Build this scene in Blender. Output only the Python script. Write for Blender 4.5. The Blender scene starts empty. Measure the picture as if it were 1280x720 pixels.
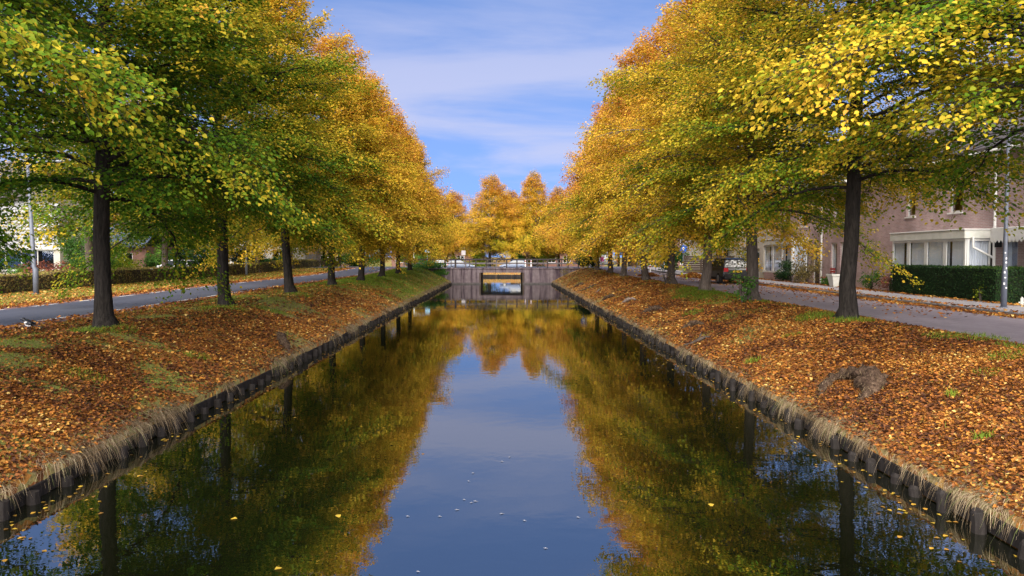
import bpy, math, random
import numpy as np
from mathutils import Vector, Matrix

# ------------------------------------------------------------------ camera, world, sun, exposure
S = bpy.context.scene
COL = S.collection
R_ = math.radians
CAMZ = 3.0
cam_d = bpy.data.cameras.new("camera")
cam = bpy.data.objects.new("camera", cam_d)
COL.objects.link(cam)
cam.location = (0, 0, CAMZ)
cam.rotation_euler = (R_(90 - 2.40), 0, R_(-0.62))
cam_d.sensor_width = 36.0
cam_d.lens = 26.16
cam_d.clip_start = 0.1
cam_d.clip_end = 4000
S.camera = cam

SUN_EL, SUN_ROT = 36.0, 192.0          # sun behind the camera, to the left
W = bpy.data.worlds.new("World")
S.world = W
W.use_nodes = True
nt = W.node_tree
nt.nodes.clear()
def wn(t, **k):
    n = nt.nodes.new(t)
    for a, b in k.items():
        setattr(n, a, b)
    return n
w_out = wn('ShaderNodeOutputWorld')
w_bg = wn('ShaderNodeBackground')
w_sky = wn('ShaderNodeTexSky', sky_type='NISHITA', sun_disc=False, sun_elevation=R_(SUN_EL),
           sun_rotation=R_(SUN_ROT), altitude=0, air_density=1.0, dust_density=0.3, ozone_density=3.5)
w_tc = wn('ShaderNodeTexCoord')
w_sep = wn('ShaderNodeSeparateXYZ')
nt.links.new(w_tc.outputs['Generated'], w_sep.inputs[0])
w_zz = wn('ShaderNodeMath', operation='ADD'); w_zz.inputs[1].default_value = 0.12
nt.links.new(w_sep.outputs['Z'], w_zz.inputs[0])
w_zm = wn('ShaderNodeMath', operation='MAXIMUM'); w_zm.inputs[1].default_value = 0.05
nt.links.new(w_zz.outputs[0], w_zm.inputs[0])
w_dx = wn('ShaderNodeMath', operation='DIVIDE'); w_dy = wn('ShaderNodeMath', operation='DIVIDE')
nt.links.new(w_sep.outputs['X'], w_dx.inputs[0]); nt.links.new(w_zm.outputs[0], w_dx.inputs[1])
nt.links.new(w_sep.outputs['Y'], w_dy.inputs[0]); nt.links.new(w_zm.outputs[0], w_dy.inputs[1])
w_cmb = wn('ShaderNodeCombineXYZ')
nt.links.new(w_dx.outputs[0], w_cmb.inputs[0]); nt.links.new(w_dy.outputs[0], w_cmb.inputs[1])
w_map = wn('ShaderNodeMapping'); w_map.inputs['Scale'].default_value = (0.55, 1.0, 1.0)
w_map.inputs['Rotation'].default_value = (0, 0, R_(-14)); w_map.inputs['Location'].default_value = (1.7, -1.15, 0)
nt.links.new(w_cmb.outputs[0], w_map.inputs[0])
w_n = wn('ShaderNodeTexNoise'); w_n.inputs['Scale'].default_value = 1.0; w_n.inputs['Detail'].default_value = 7
w_n.inputs['Roughness'].default_value = 0.55; w_n.inputs['Distortion'].default_value = 0.4
nt.links.new(w_map.outputs[0], w_n.inputs['Vector'])
w_mr = wn('ShaderNodeMapRange'); w_mr.interpolation_type = 'SMOOTHSTEP'
w_mr.inputs['From Min'].default_value = 0.40; w_mr.inputs['From Max'].default_value = 0.62
w_mr.inputs['To Min'].default_value = 0.06; w_mr.inputs['To Max'].default_value = 0.72
nt.links.new(w_n.outputs['Fac'], w_mr.inputs['Value'])
w_mix = wn('ShaderNodeMix', data_type='RGBA')
w_el = wn('ShaderNodeMapRange'); w_el.interpolation_type = 'SMOOTHSTEP'
for _k, _v in (('From Min', 0.20), ('From Max', 0.42), ('To Min', 1.0), ('To Max', 0.30)):
    w_el.inputs[_k].default_value = _v
nt.links.new(w_sep.outputs['Z'], w_el.inputs['Value'])
w_cf = wn('ShaderNodeMath', operation='MULTIPLY')
w_lo = wn('ShaderNodeMapRange'); w_lo.interpolation_type = 'SMOOTHSTEP'
for _k, _v in (('From Min', 0.03), ('From Max', 0.14), ('To Min', 0.2), ('To Max', 1.0)):
    w_lo.inputs[_k].default_value = _v
nt.links.new(w_sep.outputs['Z'], w_lo.inputs['Value'])
w_c0 = wn('ShaderNodeMath', operation='MULTIPLY')
nt.links.new(w_mr.outputs[0], w_c0.inputs[0]); nt.links.new(w_lo.outputs[0], w_c0.inputs[1])
nt.links.new(w_c0.outputs[0], w_cf.inputs[0]); nt.links.new(w_el.outputs[0], w_cf.inputs[1])
nt.links.new(w_cf.outputs[0], w_mix.inputs['Factor'])
w_tint = wn('ShaderNodeMix', data_type='RGBA', blend_type='MULTIPLY'); w_tint.inputs['Factor'].default_value = 1.0
w_tint.inputs['B'].default_value = (0.87, 0.92, 1.12, 1)
nt.links.new(w_sky.outputs[0], w_tint.inputs['A'])
w_up = wn('ShaderNodeVectorMath', operation='MULTIPLY_ADD')      # deep blue down to the horizon, as the photograph shows
w_up.inputs[1].default_value = (1, 1, 0.85); w_up.inputs[2].default_value = (0, 0, 0.30)
w_nm = wn('ShaderNodeVectorMath', operation='NORMALIZE')
nt.links.new(w_tc.outputs['Generated'], w_up.inputs[0]); nt.links.new(w_up.outputs[0], w_nm.inputs[0]); nt.links.new(w_nm.outputs[0], w_sky.inputs[0])
nt.links.new(w_tint.outputs['Result'], w_mix.inputs['A'])
w_mix.inputs['B'].default_value = (3.1, 3.2, 4.3, 1)
nt.links.new(w_mix.outputs['Result'], w_bg.inputs['Color'])
w_bg.inputs['Strength'].default_value = 0.061
nt.links.new(w_bg.outputs[0], w_out.inputs[0])

sun_d = bpy.data.lights.new("sun", 'SUN')
sun_d.energy = 4.0
sun_d.angle = R_(80)
sun_d.color = (1.0, 0.91, 0.78)
sun = bpy.data.objects.new("sun", sun_d)
COL.objects.link(sun)
_sd = Vector((math.sin(R_(SUN_ROT)) * math.cos(R_(SUN_EL)), math.cos(R_(SUN_ROT)) * math.cos(R_(SUN_EL)), math.sin(R_(SUN_EL))))
sun.rotation_euler = _sd.to_track_quat('Z', 'Y').to_euler()

S.view_settings.view_transform = 'Standard'
S.view_settings.look = 'None'
S.view_settings.exposure = 1.80
S.view_settings.gamma = 1.0
S.view_settings.use_curve_mapping = False
S.cycles.max_bounces = 7
S.cycles.diffuse_bounces = 4
S.cycles.glossy_bounces = 3
S.cycles.transmission_bounces = 4
S.cycles.transparent_max_bounces = 8
S.cycles.caustics_reflective = False
S.cycles.caustics_refractive = False
S.cycles.sample_clamp_indirect = 6.0

random.seed(5)
RNG = np.random.default_rng(11)

# ------------------------------------------------------------------ helpers
class MB:
    """collects shapes; build() links them as one mesh object (coordinates are world, or parent-local when the parent sits at the origin)"""
    def __init__(s):
        s.v, s.f, s.m = [], [], []
        s.mi = 0
    def add(s, vs, fs):
        k = len(s.v)
        s.v += [tuple(p) for p in vs]
        s.f += [tuple(i + k for i in f) for f in fs]
        s.m += [s.mi] * len(fs)
        return s
    def box(s, x0, x1, y0, y1, z0, z1):
        return s.add([(x0,y0,z0),(x1,y0,z0),(x1,y1,z0),(x0,y1,z0),(x0,y0,z1),(x1,y0,z1),(x1,y1,z1),(x0,y1,z1)],
                     [(0,3,2,1),(4,5,6,7),(0,1,5,4),(1,2,6,5),(2,3,7,6),(3,0,4,7)])
    def bbox(s, x0, x1, y0, y1, z0, z1, b=0.01):
        """box with bevelled top edges"""
        vs = [(x0,y0,z0),(x1,y0,z0),(x1,y1,z0),(x0,y1,z0),(x0,y0,z1-b),(x1,y0,z1-b),(x1,y1,z1-b),(x0,y1,z1-b),
              (x0+b,y0+b,z1),(x1-b,y0+b,z1),(x1-b,y1-b,z1),(x0+b,y1-b,z1)]
        fs = [(0,3,2,1),(8,9,10,11)]
        for a in range(4):
            c = (a+1) % 4
            fs += [(a,c,4+c,4+a),(4+a,4+c,8+c,8+a)]
        return s.add(vs, fs)
    def tube(s, pts, rad, n=8, caps=True):
        pts = [Vector(p) for p in pts]
        k = len(pts)
        if not hasattr(rad, '__len__'):
            rad = [rad] * k
        vs = []
        ref = None
        for i in range(k):
            d = (pts[min(i+1, k-1)] - pts[max(i-1, 0)])
            d = d.normalized() if d.length > 1e-9 else Vector((0, 0, 1))
            if ref is None:
                ref = d.orthogonal().normalized()
            a = (ref - d * ref.dot(d))
            a = a.normalized() if a.length > 1e-6 else d.orthogonal().normalized()
            ref = a
            b = d.cross(a)
            for j in range(n):
                t = 2 * math.pi * j / n
                vs.append(pts[i] + (a * math.cos(t) + b * math.sin(t)) * rad[i])
        fs = []
        for i in range(k - 1):
            for j in range(n):
                j2 = (j + 1) % n
                fs.append((i*n+j, i*n+j2, (i+1)*n+j2, (i+1)*n+j))
        if caps:
            fs.append(tuple(range(n-1, -1, -1)))
            fs.append(tuple((k-1)*n + j for j in range(n)))
        return s.add(vs, fs)
    def cyl(s, p, r, h, n=12, r2=None):
        p = Vector(p)
        return s.tube([p, p + Vector((0, 0, h))], [r, r if r2 is None else r2], n)
    def disc(s, c, nrm, r, th, n=16):
        c = Vector(c); nrm = Vector(nrm).normalized()
        return s.tube([c - nrm * th / 2, c + nrm * th / 2], [r, r], n)
    def ell(s, c, r, n=10, m=6, squash=None):
        vs, fs = [], []
        vs.append((c[0], c[1], c[2] - r[2]))
        for i in range(1, m):
            a = -math.pi/2 + math.pi * i / m
            for j in range(n):
                t = 2 * math.pi * j / n
                vs.append((c[0] + r[0]*math.cos(a)*math.cos(t), c[1] + r[1]*math.cos(a)*math.sin(t), c[2] + r[2]*math.sin(a)))
        vs.append((c[0], c[1], c[2] + r[2]))
        for j in range(n):
            fs.append((0, 1 + (j+1) % n, 1 + j))
        for i in range(m - 2):
            for j in range(n):
                fs.append((1+i*n+j, 1+i*n+(j+1) % n, 1+(i+1)*n+(j+1) % n, 1+(i+1)*n+j))
        t = len(vs) - 1
        for j in range(n):
            fs.append((1+(m-2)*n+j, 1+(m-2)*n+(j+1) % n, t))
        return s.add(vs, fs)
    def build(s, name, mats, parent=None, smooth=False):
        me = bpy.data.meshes.new(name)
        off = Vector(parent_world(parent)) if parent else Vector((0, 0, 0))
        me.from_pydata([Vector(p) - off for p in s.v], [], s.f)
        if not isinstance(mats, (list, tuple)):
            mats = [mats]
        for m in mats:
            me.materials.append(m)
        if len(mats) > 1:
            me.polygons.foreach_set('material_index', s.m)
        if smooth:
            me.polygons.foreach_set('use_smooth', [True] * len(me.polygons))
        me.update()
        o = bpy.data.objects.new(name, me)
        COL.objects.link(o)
        if parent:
            o.parent = parent
        return o

def parent_world(o):
    v = Vector(o.location)
    while o.parent:
        o = o.parent
        v = v + Vector(o.location)
    return v

def tag(o, label=None, cat=None, group=None, kind=None):
    if label: o['label'] = label
    if cat: o['category'] = cat
    if group: o['group'] = group
    if kind: o['kind'] = kind
    return o

def thing(name, label, cat, loc=(0, 0, 0), group=None):
    o = bpy.data.objects.new(name, None)
    o.empty_display_size = 0.3
    o.location = loc
    COL.objects.link(o)
    return tag(o, label, cat, group)

def copy_tree(o, parent=None):
    c = o.copy()
    COL.objects.link(c)
    if parent:
        c.parent = parent
    for ch in list(o.children):
        copy_tree(ch, c)
    return c

def np_mesh(name, V, F, mat, parent=None, attrs=None, smooth=False):
    """V (n,3), F (m,3 or 4) numpy"""
    me = bpy.data.meshes.new(name)
    k = F.shape[1]
    me.vertices.add(len(V))
    me.vertices.foreach_set('co', V.astype(np.float32).ravel())
    me.loops.add(F.size)
    me.loops.foreach_set('vertex_index', F.astype(np.int32).ravel())
    me.polygons.add(len(F))
    me.polygons.foreach_set('loop_start', np.arange(0, F.size, k, dtype=np.int32))
    me.polygons.foreach_set('loop_total', np.full(len(F), k, dtype=np.int32))
    if smooth:
        me.polygons.foreach_set('use_smooth', np.ones(len(F), dtype=bool))
    for a, arr in (attrs or {}).items():
        at = me.attributes.new(a, 'FLOAT', 'POINT')
        at.data.foreach_set('value', arr.astype(np.float32))
    me.materials.append(mat)
    me.update(calc_edges=True)
    o = bpy.data.objects.new(name, me)
    COL.objects.link(o)
    if parent:
        o.parent = parent
    return o

def norm(a):
    return a / np.maximum(np.linalg.norm(a, axis=1, keepdims=True), 1e-9)

def leaf_arrays(P, D, N, L, Wd, age, fold=0.18):
    """kite-shaped leaves folded along the midrib: 4 verts, 2 triangles each"""
    D = norm(D)
    Sd = norm(np.cross(D, N))
    Nn = np.cross(Sd, D)
    L = L[:, None]; Wd = Wd[:, None]
    v0 = P
    v1 = P + D * L * 0.42 + Sd * Wd * 0.5 + Nn * Wd * fold
    v2 = P + D * L - Nn * L * 0.12
    v3 = P + D * L * 0.42 - Sd * Wd * 0.5 + Nn * Wd * fold
    V = np.stack([v0, v1, v2, v3], 1).reshape(-1, 3)
    b = np.arange(len(P)) * 4
    F = np.concatenate([np.stack([b, b+1, b+2], 1), np.stack([b, b+2, b+3], 1)])
    return V, F, np.repeat(age, 4)

def leaf6_arrays(P, D, N, L, Wd, age, fold=0.16):
    """ovate leaves: 6 verts, two quads meeting at the midrib"""
    D = norm(D)
    Sd = norm(np.cross(D, N))
    Nn = np.cross(Sd, D)
    L = L[:, None]; Wd = Wd[:, None]
    up = Nn * Wd * fold
    v = [P, P + D*L*0.22 + Sd*Wd*0.44 + up*.8, P + D*L*0.60 + Sd*Wd*0.42 + up - Nn*L*.03, P + D*L - Nn*L*0.12, P + D*L*0.60 - Sd*Wd*0.42 + up - Nn*L*.03, P + D*L*0.22 - Sd*Wd*0.44 + up*.8]
    V = np.stack(v, 1).reshape(-1, 3)
    b = np.arange(len(P)) * 6
    F = np.concatenate([np.stack([b, b+1, b+2, b+3], 1), np.stack([b, b+3, b+4, b+5], 1)])
    return V, F, np.repeat(age, 6)

def vnoise(x, y, sc, seed=0):
    x = np.asarray(x, float) / sc; y = np.asarray(y, float) / sc
    xi = np.floor(x).astype(np.int64); yi = np.floor(y).astype(np.int64)
    fx = x - xi; fy = y - yi
    fx = fx*fx*(3-2*fx); fy = fy*fy*(3-2*fy)
    def h(a, b):
        n = (a * 374761393 + b * 668265263 + seed * 1442695041) & 0x7fffffff
        n = ((n ^ (n >> 13)) * 1274126177) & 0x7fffffff
        return ((n ^ (n >> 16)) & 0xffff) / 65535.0
    return (h(xi, yi)*(1-fx)+h(xi+1, yi)*fx)*(1-fy) + (h(xi, yi+1)*(1-fx)+h(xi+1, yi+1)*fx)*fy

def sstep(a, b, x):
    t = np.clip((np.asarray(x, float) - a) / (b - a), 0, 1)
    return t*t*(3-2*t)

# ------------------------------------------------------------------ materials
def newmat(name):
    m = bpy.data.materials.new(name)
    m.use_nodes = True
    m.node_tree.nodes.clear()
    return m, m.node_tree
def N(t, typ, **k):
    n = t.nodes.new(typ)
    for a, b in k.items():
        if a == 'inp':
            for i, v in b.items():
                n.inputs[i].default_value = v
        else:
            setattr(n, a, b)
    return n
def ramp(t, stops, interp='LINEAR'):
    r = t.nodes.new('ShaderNodeValToRGB')
    r.color_ramp.interpolation = interp
    e = r.color_ramp.elements
    while len(e) < len(stops):
        e.new(0.5)
    for i, (p, c) in enumerate(stops):
        e[i].position = p
        e[i].color = (*c, 1) if len(c) == 3 else c
    return r
def out(t, sh):
    o = t.nodes.new('ShaderNodeOutputMaterial')
    t.links.new(sh, o.inputs[0])

def surf(name, c1, c2=None, scale=4.0, rough=0.8, bump=0.0, bscale=None, stretch=(1, 1, 1), spec=0.3, metal=0.0, c3=None, detail=6):
    m, t = newmat(name)
    b = N(t, 'ShaderNodeBsdfPrincipled', inp={'Roughness': rough, 'Metallic': metal, 'Specular IOR Level': spec})
    tc = N(t, 'ShaderNodeTexCoord'); mp = N(t, 'ShaderNodeMapping', inp={'Scale': stretch})
    t.links.new(tc.outputs['Object'], mp.inputs[0])
    n = N(t, 'ShaderNodeTexNoise', inp={'Scale': scale, 'Detail': detail, 'Roughness': 0.6})
    t.links.new(mp.outputs[0], n.inputs['Vector'])
    if c2 is None:
        c2 = tuple(x * 0.75 for x in c1)
    st = [(0.3, c1), (0.7, c2)] if c3 is None else [(0.28, c1), (0.52, c2), (0.74, c3)]
    r = ramp(t, st)
    t.links.new(n.outputs['Fac'], r.inputs[0]); t.links.new(r.outputs[0], b.inputs['Base Color'])
    if bump:
        n2 = N(t, 'ShaderNodeTexNoise', inp={'Scale': bscale or scale * 4, 'Detail': 5})
        t.links.new(mp.outputs[0], n2.inputs['Vector'])
        bp = N(t, 'ShaderNodeBump', inp={'Strength': bump, 'Distance': 0.02})
        t.links.new(n2.outputs['Fac'], bp.inputs['Height']); t.links.new(bp.outputs[0], b.inputs['Normal'])
    out(t, b.outputs[0])
    return m

def leafmat(name, stops, transl=0.32, rough=0.5, objcol=False, var=0.0):
    """colour from the per-leaf attribute 'age' (+ the object's own autumn stage in object colour R)"""
    m, t = newmat(name)
    at = N(t, 'ShaderNodeAttribute', attribute_name='age')
    src = at.outputs['Fac']
    if objcol:
        oi = N(t, 'ShaderNodeObjectInfo'); sp = N(t, 'ShaderNodeSeparateColor')
        t.links.new(oi.outputs['Color'], sp.inputs[0])
        ad = N(t, 'ShaderNodeMath', operation='ADD')
        t.links.new(at.outputs['Fac'], ad.inputs[0]); t.links.new(sp.outputs[0], ad.inputs[1])
        src = ad.outputs[0]
    r = ramp(t, stops)
    t.links.new(src, r.inputs[0])
    b = N(t, 'ShaderNodeBsdfPrincipled', inp={'Roughness': rough + .1, 'Specular IOR Level': 0.12})
    tr = N(t, 'ShaderNodeBsdfTranslucent')
    t.links.new(r.outputs[0], b.inputs['Base Color']); t.links.new(r.outputs[0], tr.inputs['Color'])
    mx = N(t, 'ShaderNodeMixShader', inp={0: transl})
    t.links.new(b.outputs[0], mx.inputs[1]); t.links.new(tr.outputs[0], mx.inputs[2])
    out(t, mx.outputs[0])
    return m

AUTUMN = [(0.0, (0.040, 0.105, 0.010)), (0.20, (0.090, 0.195, 0.012)), (0.35, (0.190, 0.238, 0.014)),
          (0.48, (0.440, 0.345, 0.022)), (0.66, (0.690, 0.450, 0.038)), (0.84, (0.640, 0.310, 0.050)), (1.0, (0.44, 0.165, 0.045))]
M_LEAF = leafmat('autumn_leaf', AUTUMN, 0.42, objcol=True)
M_YEL = leafmat('yellow_green_leaf', [(0, (0.05, 0.11, 0.012)), (0.5, (0.20, 0.26, 0.02)), (1, (0.50, 0.42, 0.03))], 0.42)
M_LITTER = leafmat('fallen_leaf', [(0, (0.050, 0.022, 0.014)), (0.22, (0.130, 0.050, 0.020)), (0.5, (0.27, 0.094, 0.022)), (0.75, (0.41, 0.170, 0.028)),
                                   (0.9, (0.50, 0.27, 0.06)), (1, (0.56, 0.38, 0.12))], 0.12, 0.55)
M_FLOAT = leafmat('floating_leaf', [(0, (0.14, 0.07, 0.02)), (0.45, (0.26, 0.15, 0.025)), (0.75, (0.42, 0.29, 0.035)), (1, (0.36, 0.16, 0.03))], 0.1, 0.4)
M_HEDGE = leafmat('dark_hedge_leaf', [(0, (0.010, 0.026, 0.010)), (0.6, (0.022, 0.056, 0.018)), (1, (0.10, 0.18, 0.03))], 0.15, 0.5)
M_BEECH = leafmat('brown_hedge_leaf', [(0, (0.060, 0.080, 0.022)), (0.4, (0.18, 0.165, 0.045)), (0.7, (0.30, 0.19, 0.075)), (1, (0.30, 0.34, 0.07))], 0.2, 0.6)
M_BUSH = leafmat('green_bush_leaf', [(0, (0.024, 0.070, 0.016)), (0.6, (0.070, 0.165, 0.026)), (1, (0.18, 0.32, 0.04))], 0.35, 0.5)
M_CONIF = leafmat('conifer_leaf', [(0, (0.010, 0.032, 0.010)), (0.6, (0.03, 0.10, 0.018)), (1, (0.09, 0.26, 0.03))], 0.15, 0.5)
M_RUST = leafmat('rust_bush_leaf', [(0, (0.10, 0.05, 0.04)), (0.6, (0.28, 0.09, 0.06)), (1, (0.42, 0.20, 0.12))], 0.25, 0.5)
M_TANB = leafmat('tan_bush_leaf', [(0, (0.10, 0.08, 0.03)), (0.6, (0.22, 0.17, 0.06)), (1, (0.30, 0.26, 0.10))], 0.25, 0.5)
M_BLADE = leafmat('grass_blade', [(0, (0.070, 0.130, 0.014)), (0.5, (0.18, 0.26, 0.024)), (1, (0.34, 0.33, 0.08))], 0.3, 0.6)
M_STRAW = leafmat('dry_grass_blade', [(0, (0.050, 0.034, 0.020)), (0.4, (0.20, 0.140, 0.078)), (0.75, (0.46, 0.35, 0.22)), (0.88, (0.54, 0.44, 0.29)), (1, (0.17, 0.22, 0.05))], 0.2, 0.7)

def bark(name, c1, c2):
    m, t = newmat(name)
    b = N(t, 'ShaderNodeBsdfPrincipled', inp={'Roughness': 0.9, 'Specular IOR Level': 0.15})
    tc = N(t, 'ShaderNodeTexCoord'); mp = N(t, 'ShaderNodeMapping', inp={'Scale': (9, 9, 1.6)})
    t.links.new(tc.outputs['Object'], mp.inputs[0])
    n = N(t, 'ShaderNodeTexNoise', inp={'Scale': 2.2, 'Detail': 8, 'Roughness': 0.65, 'Distortion': 0.6})
    t.links.new(mp.outputs[0], n.inputs['Vector'])
    r = ramp(t, [(0.32, c1), (0.62, c2), (0.8, tuple(x * 1.7 for x in c2))])
    t.links.new(n.outputs['Fac'], r.inputs[0]); t.links.new(r.outputs[0], b.inputs['Base Color'])
    bp = N(t, 'ShaderNodeBump', inp={'Strength': 0.9, 'Distance': 0.04})
    t.links.new(n.outputs['Fac'], bp.inputs['Height']); t.links.new(bp.outputs[0], b.inputs['Normal'])
    out(t, b.outputs[0])
    return m
M_BARK = bark('dark_bark', (0.007, 0.006, 0.005), (0.034, 0.029, 0.025))
M_BARKG = bark('grey_bark', (0.070, 0.055, 0.045), (0.16, 0.13, 0.11))
M_BARKM = bark('brown_bark', (0.035, 0.028, 0.023), (0.095, 0.078, 0.066))

def brickmat(name, c1, c2, mortar, sx=1.0):
    m, t = newmat(name)
    b = N(t, 'ShaderNodeBsdfPrincipled', inp={'Roughness': 0.85, 'Specular IOR Level': 0.2})
    tc = N(t, 'ShaderNodeTexCoord'); sp = N(t, 'ShaderNodeSeparateXYZ'); cb = N(t, 'ShaderNodeCombineXYZ')
    ad = N(t, 'ShaderNodeMath', operation='ADD')
    t.links.new(tc.outputs['Object'], sp.inputs[0])
    t.links.new(sp.outputs[0], ad.inputs[0]); t.links.new(sp.outputs[1], ad.inputs[1])
    t.links.new(ad.outputs[0], cb.inputs[0]); t.links.new(sp.outputs[2], cb.inputs[1])
    br = N(t, 'ShaderNodeTexBrick', inp={'Color1': (*c1, 1), 'Color2': (*c2, 1), 'Mortar': (*mortar, 1), 'Scale': 1.0, 'Mortar Size': 0.009,
                                         'Brick Width': 0.21, 'Row Height': 0.062, 'Bias': 0.0})
    t.links.new(cb.outputs[0], br.inputs['Vector'])
    n = N(t, 'ShaderNodeTexNoise', inp={'Scale': 1.3, 'Detail': 5})
    t.links.new(cb.outputs[0], n.inputs['Vector'])
    mr = N(t, 'ShaderNodeMapRange', inp={'From Min': 0.3, 'From Max': 0.7, 'To Min': 0.78, 'To Max': 1.15})
    t.links.new(n.outputs['Fac'], mr.inputs[0])
    mx = N(t, 'ShaderNodeMix', data_type='RGBA', blend_type='MULTIPLY', inp={'Factor': 1.0})
    t.links.new(br.outputs['Color'], mx.inputs['A']); t.links.new(mr.outputs[0], mx.inputs['B'])
    t.links.new(mx.outputs['Result'], b.inputs['Base Color'])
    bp = N(t, 'ShaderNodeBump', inp={'Strength': 0.6, 'Distance': 0.01}); bp.invert = True
    t.links.new(br.outputs['Fac'], bp.inputs['Height']); t.links.new(bp.outputs[0], b.inputs['Normal'])
    out(t, b.outputs[0])
    return m
M_BRICK = brickmat('pale_pink_brick', (0.47, 0.315, 0.31), (0.37, 0.245, 0.24), (0.46, 0.41, 0.40))
M_BRICKR = brickmat('red_brown_brick', (0.24, 0.10, 0.07), (0.17, 0.07, 0.05), (0.22, 0.18, 0.16))
M_CREAM = surf('cream_render', (0.62, 0.58, 0.50), (0.52, 0.48, 0.41), 2.0, 0.85)
M_WHITE = surf('white_paint', (0.78, 0.78, 0.76), (0.68, 0.68, 0.67), 3.0, 0.5, spec=0.4)
M_SIDING = surf('pale_weatherboard', (0.50, 0.51, 0.54), (0.42, 0.43, 0.46), 3.0, 0.6)
M_OFFW = surf('weathered_white_fascia', (0.74, 0.74, 0.70), (0.56, 0.58, 0.52), 2.5, 0.6)
M_WOODD = surf('dark_stained_wood', (0.045, 0.030, 0.024), (0.075, 0.052, 0.040), 6, 0.75, 0.3, stretch=(1, 1, 8))
M_RAIL = surf('dark_railing_wood', (0.020, 0.015, 0.016), (0.045, 0.036, 0.036), 6, 0.7, 0.2)
M_RAILG = surf('weathered_grey_rail', (0.13, 0.115, 0.12), (0.085, 0.075, 0.08), 5, 0.7, 0.2)
M_STEEL = surf('galvanised_steel', (0.22, 0.24, 0.28), (0.16, 0.18, 0.21), 8, 0.5, spec=0.4, metal=0.2)
M_POSTG = surf('grey_painted_post', (0.105, 0.12, 0.155), (0.08, 0.09, 0.12), 8, 0.5, spec=0.4)
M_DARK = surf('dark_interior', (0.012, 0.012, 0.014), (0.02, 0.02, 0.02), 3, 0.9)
M_CURT = surf('pale_curtain', (0.84, 0.85, 0.88), (0.70, 0.71, 0.76), 3, 0.9, stretch=(1, 14, 0.3))
M_TILE = surf('dark_roof_tiles', (0.060, 0.055, 0.058), (0.10, 0.085, 0.08), 5, 0.7, 0.5, 14)
M_SLATE = surf('blue_slate_roof', (0.045, 0.06, 0.10), (0.07, 0.09, 0.14), 5, 0.5, 0.3)
M_TIMB = surf('wet_shaded_timber', (0.007, 0.006, 0.005), (0.016, 0.013, 0.012), 9, 0.75, 0.6, 30, stretch=(1, 1, 0.35), spec=0.2, c3=(0.036, 0.031, 0.029))  # wet timber, colour deepened to hold the shadow under the grass fringe
M_SOIL = surf('dark_root_clod', (0.018, 0.011, 0.008), (0.060, 0.038, 0.026), 14, 0.95, 1.0, 40, c3=(0.14, 0.095, 0.065), spec=0.1)
M_WOODL = surf('pale_driftwood', (0.16, 0.12, 0.10), (0.28, 0.23, 0.20), 9, 0.9, 0.6, 30)
M_KERB = surf('concrete_kerb', (0.30, 0.29, 0.285), (0.22, 0.21, 0.21), 4, 0.85, 0.3)
M_PAVE = surf('grey_pavement', (0.36, 0.34, 0.35), (0.27, 0.255, 0.265), 3, 0.85, 0.3, 40)
M_MARK = surf('white_road_paint', (0.70, 0.69, 0.69), (0.45, 0.44, 0.44), 14, 0.7)
M_BLUE = surf('blue_sign_face', (0.02, 0.13, 0.55), (0.02, 0.11, 0.48), 3, 0.35)
M_LBLUE = surf('pale_blue_sign_face', (0.30, 0.52, 0.66), (0.26, 0.46, 0.60), 3, 0.4)
M_PINK = surf('magenta_sign_face', (0.62, 0.08, 0.34), (0.55, 0.07, 0.30), 3, 0.4)
M_RED = surf('red_paint', (0.42, 0.05, 0.04), (0.34, 0.04, 0.03), 4, 0.45)
M_LAMPR = surf('red_lamp_lens', (0.50, 0.02, 0.03), (0.42, 0.02, 0.02), 4, 0.2, spec=0.5)
M_YELP = surf('yellow_number_plate', (0.75, 0.50, 0.03), (0.72, 0.47, 0.03), 4, 0.4)
M_TYRE = surf('black_rubber', (0.015, 0.015, 0.016), (0.025, 0.025, 0.026), 9, 0.8)
M_RIM = surf('alloy_wheel', (0.35, 0.36, 0.38), (0.28, 0.29, 0.31), 5, 0.35, metal=0.6)
M_FBLACK = surf('black_feathers', (0.010, 0.010, 0.014), (0.018, 0.02, 0.028), 20, 0.45)
M_FWHITE = surf('white_feathers', (0.72, 0.71, 0.70), (0.62, 0.61, 0.60), 20, 0.7)
M_CONCD = surf('dark_concrete', (0.05, 0.045, 0.045), (0.09, 0.08, 0.08), 5, 0.6)  # darker concrete for footings, passage walls and deck
M_STICK = surf('white_sticker', (0.75, 0.75, 0.77), (0.65, 0.65, 0.68), 8, 0.5)

def carpaint(name, c):
    m, t = newmat(name)
    b = N(t, 'ShaderNodeBsdfPrincipled', inp={'Base Color': (*c, 1), 'Roughness': 0.4, 'Coat Weight': 0.15, 'Coat Roughness': 0.1})
    n = N(t, 'ShaderNodeTexNoise', inp={'Scale': 7.0, 'Detail': 4})
    mr = N(t, 'ShaderNodeMapRange', inp={'To Min': 0.22, 'To Max': 0.42})
    t.links.new(n.outputs['Fac'], mr.inputs[0]); t.links.new(mr.outputs[0], b.inputs['Roughness'])
    out(t, b.outputs[0])
    return m
M_CBLACK = carpaint('black_car_paint', (0.012, 0.013, 0.018))
M_CWHITE = carpaint('white_car_paint', (0.72, 0.74, 0.77))
M_CSILV = carpaint('pale_blue_car_paint', (0.09, 0.12, 0.19))
M_CLITE = carpaint('light_grey_car_paint', (0.34, 0.36, 0.39))
M_CGREY = carpaint('grey_car_paint', (0.10, 0.11, 0.13))

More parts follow.
